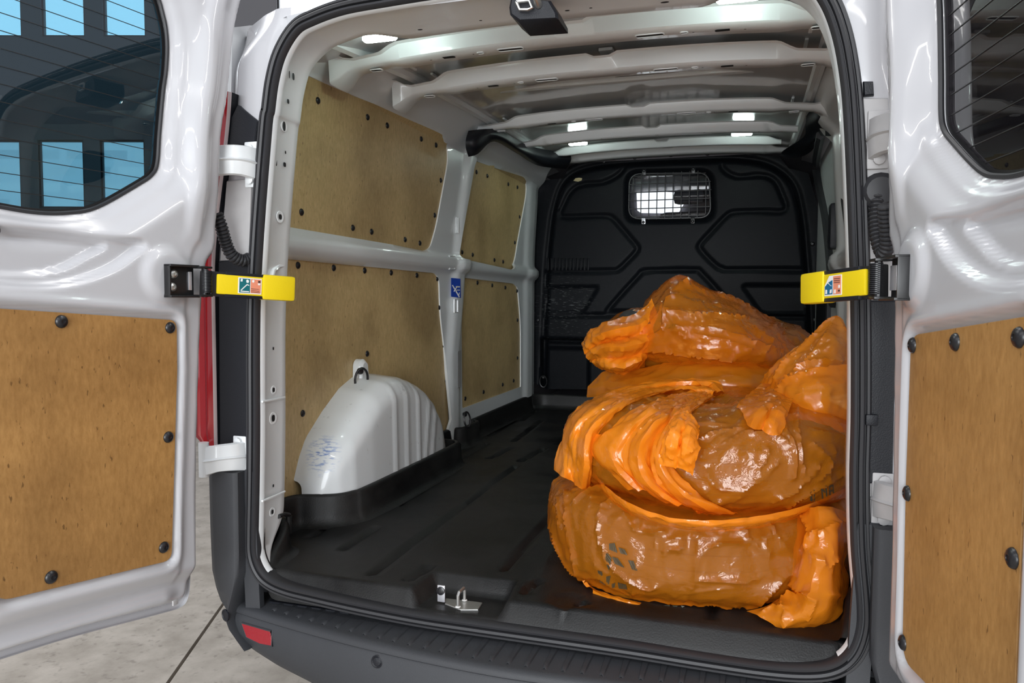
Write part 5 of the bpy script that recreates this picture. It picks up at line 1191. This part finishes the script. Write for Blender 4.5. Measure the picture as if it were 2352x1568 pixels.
drape('bag_fold', [[*[(x, y, .006) for x, y in tb([(1320, 900), (1300, 830), (1150, 795), (900, 800), (600, 850), (400, 930), (270, 1010), (190, 1130), (140, 1270), (110, 1440)])]],
                   [*[(x, y, .045) for x, y in tb([(1300, 880), (1240, 825), (1100, 812), (880, 825), (620, 880), (430, 970), (310, 1060), (230, 1180), (200, 1320), (180, 1500)])]],
                   [*[(x, y, .022) for x, y in tb([(1280, 890), (1200, 845), (1060, 830), (860, 850), (620, 920), (450, 1020), (330, 1100), (270, 1220), (260, 1380), (250, 1530)])]],
                   [*[(x, y, .050) for x, y in tb([(1250, 890), (1150, 860), (1020, 850), (820, 880), (620, 950), (470, 1050), (370, 1150), (335, 1260), (330, 1400), (310, 1570)])]],
                   [*[(x, y, .010) for x, y in tb([(1230, 895), (1120, 880), (1000, 870), (800, 905), (620, 975), (490, 1075), (400, 1180), (365, 1290), (365, 1420), (350, 1550)])]]], bagB, 5.5, 'B', cols=90, sub=10, sharp=.75, seed=41, cells=(.05, .024), pleat=(.007, 1.6), amp=.7)
drape('bag_fold', [[*[(x, y, .008) for x, y in tb([(1180, 870), (1000, 900), (800, 960), (650, 1030), (560, 1110), (480, 1180), (370, 1200), (360, 1290), (440, 1400), (560, 1490), (640, 1560)])]],
                   [*[(x, y, .040) for x, y in tb([(1190, 880), (1010, 920), (830, 990), (690, 1070), (600, 1160), (540, 1240), (500, 1280), (520, 1350), (570, 1430), (640, 1510), (720, 1580)])]],
                   [*[(x, y, .014) for x, y in tb([(1200, 890), (1030, 945), (870, 1020), (740, 1110), (660, 1200), (620, 1290), (610, 1370), (630, 1440), (680, 1510), (760, 1580), (840, 1640)])]],
                   [*[(x, y, .050) for x, y in tb([(1210, 900), (1050, 960), (900, 1050), (790, 1150), (730, 1250), (710, 1350), (720, 1430), (760, 1510), (830, 1580), (910, 1640), (1000, 1690)])]],
                   [*[(x, y, .012) for x, y in tb([(1230, 905), (1080, 975), (940, 1080), (850, 1190), (800, 1300), (790, 1400), (820, 1490), (880, 1570), (960, 1640), (1050, 1690), (1150, 1730)])]],
                   [*[(x, y, .042) for x, y in tb([(1240, 910), (1090, 990), (960, 1110), (890, 1220), (860, 1330), (880, 1430), (940, 1520), (1020, 1600), (1110, 1660), (1200, 1710), (1300, 1740)])]],
                   [*[(x, y, .010) for x, y in tb([(1250, 920), (1110, 1010), (990, 1130), (930, 1250), (920, 1350), (960, 1450), (1040, 1540), (1130, 1610), (1220, 1670), (1320, 1710), (1430, 1740)])]]], bagB, 3.6, 'B', cols=90, sub=10, sharp=.75, seed=51, cells=(.06, .026), pleat=(.009, 1.5), amp=.6)
drape('bag_tuft', [[(1562, 945, .03), (1540, 980, .06), (1526, 1020, .07), (1518, 1058, .04)], [(1574, 945, .05), (1556, 980, .10), (1545, 1020, .10), (1540, 1066, .05)], [(1582, 950, .04), (1570, 985, .075), (1562, 1025, .075), (1556, 1068, .04)], [(1592, 960, .05), (1584, 995, .095), (1578, 1030, .095), (1572, 1072, .05)], [(1600, 980, .03), (1598, 1005, .05), (1598, 1040, .06), (1588, 1085, .03)]], bagB, 8, 'B', cols=40, sub=8, sharp=.7, seed=61, cells=(.035, .018))
def zrow(pts, z, dy): return [(u, v, float(PZ(u, v, z)[1]) + dy) for u, v in pts]
drape('bag_rim', [zrow(tr([(370, 60), (440, 170), (600, 300), (800, 385), (1000, 428), (1250, 436), (1500, 412), (1750, 355), (1950, 285), (2118, 205)]), .262, .045),
                  zrow(tr([(378, 95), (456, 215), (618, 338), (815, 412), (1010, 452), (1250, 462), (1500, 440), (1750, 380), (1950, 306), (2122, 228)]), .243, .004),
                  zrow(tr([(388, 130), (474, 252), (636, 366), (828, 435), (1010, 472), (1250, 483), (1500, 460), (1758, 398), (1956, 322), (2122, 246)]), .226, .006),
                  zrow(tr([(400, 160), (492, 284), (650, 390), (840, 455), (1010, 490), (1250, 500), (1500, 478), (1766, 414), (1962, 338), (2122, 262)]), .212, .050)], bagB, 4.2, cols=90, sub=7, sharp=.4, seed=71, amp=.6, cells=(.06, .022))
drape('bag_neck', [[(1927, 728, .55), (1936, 748, .55), (1946, 770, .57), (1954, 800, .62)], [(1890, 757, .55), (1910, 782, .47), (1932, 800, .47), (1957, 830, .55)], [(1838, 797, .58), (1868, 825, .45), (1908, 838, .43), (1959, 850, .52)], [(1783, 840, .62), (1824, 858, .46), (1882, 862, .43), (1959, 864, .5)], [(1750, 882, .66), (1792, 885, .5), (1862, 882, .46), (1959, 872, .5)]], bagB, 2.3, cols=60, sub=12, sharp=.2, seed=81, amp=.9, ridges=[(tb(p), a, w_) for p, a, w_ in (([(2135, 345), (2050, 410), (1900, 560), (1720, 740)], .012, .010), ([(2140, 345), (2060, 480), (1980, 600), (1850, 760)], .010, .008), ([(2200, 650), (1980, 665), (1860, 730)], .012, .008), ([(1825, 610), (1770, 700), (1700, 790)], .009, .007), ([(2140, 350), (2190, 450), (2220, 520)], .008, .008))])
drape('bag_neck', [[(1760, 897, .60), (1800, 868, .46), (1850, 852, .41), (1905, 845, .41), (1959, 842, .45)], [(1768, 925, .52), (1810, 902, .38), (1868, 888, .33), (1915, 884, .34), (1959, 882, .38)], [(1772, 955, .47), (1818, 944, .36), (1878, 938, .31), (1920, 936, .33), (1959, 934, .36)], [(1786, 992, .46), (1832, 990, .39), (1890, 992, .36), (1925, 990, .37), (1959, 986, .40)]], bagB, 2.6, cols=60, sub=12, sharp=.2, seed=91, amp=.8, ridges=[(tb(p), a, w_) for p, a, w_ in (([(1840, 760), (1740, 850), (1670, 960)], .012, .009), ([(2210, 700), (1950, 740), (1800, 800)], .010, .008), ([(1740, 880), (1690, 960), (1700, 1020)], .010, .007))])
drape('bag_fold', [[(1690, 935, .02), (1722, 910, .04), (1752, 885, .05), (1785, 866, .06)], [(1705, 955, .008), (1735, 925, .025), (1762, 897, .03), (1790, 880, .05)], [(1722, 985, .03), (1748, 945, .06), (1770, 912, .065), (1796, 892, .06)], [(1745, 985, .006), (1762, 955, .025), (1780, 925, .03), (1802, 905, .04)], [(1766, 1000, .015), (1780, 965, .05), (1792, 940, .055), (1810, 918, .05)], [(1790, 1000, .0), (1800, 965, .015), (1808, 945, .025), (1822, 925, .03)]], bagB, 2.6, 'B', cols=40, sub=7, sharp=.75, seed=101, cells=(.05, .024))

# ---- rear stack
VE, FE = hull('E', (.33, 1.25), .375, .0, .225, seed=23, nu=180, nv=60)
bagE = film('plastic_bag', VE, FE, 1.0); tag(bagE, 'orange bag at the very bottom of the rear stack, mostly hidden', 'bag', 'orange film bags')
VD, FD = hull('D', (.33, 1.25), .378, .215, .45, seed=29, nu=220, nv=80)
bagD = film('plastic_bag', VD, FD, 1.15); tag(bagD, 'flattened middle orange bag of the rear stack, under the peaked one', 'bag', 'orange film bags')
drape('bag_fold', [[(1400, 850, .95), (1470, 850, .90), (1560, 835, .86), (1650, 832, .85), (1730, 838, .88), (1815, 846, 1.0)], [(1368, 868, .96), (1460, 868, .85), (1560, 850, .80), (1650, 850, .79), (1730, 852, .82), (1815, 858, .96)], [(1354, 890, .97), (1450, 885, .82), (1560, 880, .75), (1650, 880, .73), (1730, 882, .76), (1810, 882, .92)], [(1350, 912, .98), (1450, 905, .84), (1560, 905, .76), (1650, 905, .74), (1730, 905, .77), (1805, 905, .92)]], bagD, 1.6, cols=60, sub=8, sharp=.4, seed=111, cells=(.08, .035))
VC, FC = hull('C', (.34, 1.28), .375, .44, .66, seed=37, tilt=(-.10, .10), nu=240, nv=90)
bagC = film('plastic_bag', VC, FC, 1.0); tag(bagC, 'topmost orange bag of the rear stack, drawn up to a peak before the bulkhead', 'bag', 'orange film bags')
drape('bag_peak', [[(1500, 700, 1.5), (1535, 680, 1.5), (1570, 665, 1.45), (1625, 690, 1.5), (1700, 715, 1.55), (1770, 755, 1.55), (1818, 795, 1.5)],
                   [(1488, 690, 1.2), (1524, 655, 1.12), (1566, 637, 1.05), (1622, 663, 1.08), (1700, 694, 1.15), (1770, 735, 1.22), (1819, 785, 1.3)],
                   [(1476, 722, 1.0), (1515, 692, .96), (1560, 655, .95), (1620, 690, .93), (1700, 722, .95), (1770, 758, 1.0), (1822, 792, 1.12)],
                   [(1466, 770, .92), (1508, 745, .86), (1552, 712, .84), (1620, 738, .81), (1700, 758, .83), (1770, 780, .90), (1822, 798, 1.02)],
                   [(1445, 800, .90), (1500, 797, .84), (1555, 790, .79), (1620, 800, .77), (1700, 808, .79), (1770, 816, .85), (1815, 819, .95)],
                   [(1442, 818, .96), (1500, 826, .91), (1560, 836, .87), (1640, 843, .85), (1700, 846, .87), (1770, 846, .92), (1800, 841, 1.0)]], bagC, 1.15, cols=84, sub=12, sharp=.3, seed=121, cells=(.10, .04), ridges=[(tb(p), a, w_) for p, a, w_ in (
    ([(1040, 100), (1000, 130), (960, 200), (925, 245), (895, 420)], .016, .010), ([(1040, 100), (1150, 150), (1350, 190), (1500, 260)], .010, .008), ([(930, 300), (1100, 320), (1340, 330), (1570, 360)], .012, .007), ([(930, 300), (980, 400), (1060, 500), (1180, 510)], .010, .006), ([(890, 240), (890, 300), (770, 430), (690, 540)], .014, .008),
    ([(690, 540), (880, 440), (960, 440), (1080, 520)], .009, .006), ([(1000, 410), (1300, 430), (1600, 540), (1750, 580)], .008, .006), ([(950, 460), (1240, 480), (1550, 580)], .008, .006), ([(1760, 370), (1640, 430), (1500, 590)], .010, .009), ([(1780, 420), (1700, 480), (1620, 600)], .009, .008), ([(640, 572), (900, 582), (1110, 612), (1400, 640)], .012, .007), ([(1050, 220), (1300, 250), (1560, 300)], .006, .006))])
drape('bag_knot', [[(1500, 690, 1.0), (1452, 728, .96), (1398, 738, .93), (1358, 760, .96), (1341, 790, 1.02)], [(1508, 725, .93), (1465, 748, .86), (1410, 760, .82), (1368, 776, .86), (1343, 803, .94)], [(1500, 752, .90), (1468, 770, .88), (1418, 782, .88), (1374, 790, .90), (1347, 812, .95)], [(1498, 775, .88), (1468, 790, .80), (1428, 798, .79), (1380, 800, .82), (1352, 820, .90)], [(1490, 798, .88), (1464, 812, .86), (1430, 822, .86), (1386, 820, .87), (1356, 826, .93)], [(1480, 818, .88), (1460, 830, .82), (1430, 842, .82), (1392, 838, .85), (1362, 830, .93)], [(1476, 838, .94), (1456, 848, .90), (1430, 855, .90), (1398, 850, .92), (1372, 838, .98)]], bagC, 4.5, cols=60, sub=8, sharp=.75, pleat=(.006, 1.4), seed=131, cells=(.05, .025))

# ---- black print on the bags (flat ink lying on the film)
def ink(key, parent, polys, lift=.004, name='bag_print'):
    b = MB()
    for p in polys:
        P = on_hull(key, [(u, v, lift) for u, v in p]); b.add(P, [tuple(range(len(P)))])
    o = b.build(name, 'film_ink', parent, 0); tag(o, kind='stuff'); return o
def hatch(poly, n=5, gap=.28):
    """a tread-like patch: the quadrilateral cut in n slanted bars"""
    a, b_, c, d = [np.array(p, float) for p in poly]; out = []
    for i in range(n):
        s0, s1 = (i + gap / 2) / n, (i + 1 - gap / 2) / n; out.append([a + (b_ - a) * s0, a + (b_ - a) * s1, d + (c - d) * s1, d + (c - d) * s0])
    return out
S = []
for p, n in [([(480, 600), (520, 595), (540, 665), (480, 640)], 4), ([(545, 625), (590, 640), (610, 680), (560, 668)], 4), ([(430, 680), (470, 665), (500, 700), (480, 790), (425, 750)][:4], 5), ([(500, 690), (540, 700), (590, 770), (520, 740)], 5), ([(612, 715), (650, 720), (680, 790), (640, 780), (610, 745)][:4], 4), ([(400, 785), (432, 795), (455, 890), (415, 865)], 6), ([(460, 830), (492, 822), (480, 890), (462, 880)], 3), ([(540, 870), (600, 885), (608, 920), (548, 912)], 5), ([(500, 880), (525, 872), (520, 905), (498, 910)], 3)]:
    S += hatch(tr(p), n)
ink('A', bagA, S); ink('A', bagA, [tr(p) for p in ([(860, 1028), (905, 1030), (900, 1038), (865, 1036)], [(920, 1030), (960, 1032), (940, 1044)], [(980, 1030), (1008, 1034), (990, 1046)])])
# letters on the right flank of the upper bag
def letters(key, parent, quads): ink(key, parent, [tr(p) for p in quads])
letters('B', bagB, [[(1880, 250), (1890, 235), (1898, 300), (1888, 325), (1880, 300)], [(1905, 230), (1912, 225), (1912, 300), (1905, 310)], [(1955, 215), (1962, 210), (1972, 285), (1963, 290)], [(1962, 210), (1985, 240), (1980, 248), (1960, 225)], [(1985, 200), (1993, 195), (2000, 270), (1990, 275)], [(2010, 200), (2040, 190), (2042, 198), (2012, 208)], [(2010, 235), (2040, 225), (2042, 232), (2012, 242)], [(2012, 200), (2018, 200), (2022, 262), (2014, 264)], [(2036, 190), (2042, 190), (2046, 250), (2038, 252)]])
# ---- rear wheels under the body (out of the photograph's sight)
for s in (-1, 1):
    o = bpy.data.objects.new('rear_wheel', TM); o.location = (s * .82, .9, GZ + .345); o.rotation_euler = (0, R(90), 0); mb_ = o.matrix_basis.copy(); link(o, van)
    b = MB(); f = frame((s * .86, .9, GZ + .345), (s, 0, 0)); b.lathe([(.205, -.05), (.20, .0), (.17, .03), (.06, .02), (.04, .03), (.01, .03)], 28, f); h = b.build('wheel_rim', 'steel', van)
b = MB(); b.box((0, 1.8, -.09), (1.7, 3.4, .06)); b.build('underbody', 'hole', van, 0)

# ---- black air hose lying on the concrete below the bumper
b = MB(); hz = GZ + .012
P = [PZ(u, v, hz) for u, v in ((700, 1640), (716, 1590), (728, 1562), (745, 1550), (775, 1556), (800, 1580), (790, 1640))]
b.tube(crom(P, 8, False), .011, 10); o = b.build('air_hose', 'rubber', None); tag(o, 'black hose looped on the concrete floor below the rear bumper', 'hose')
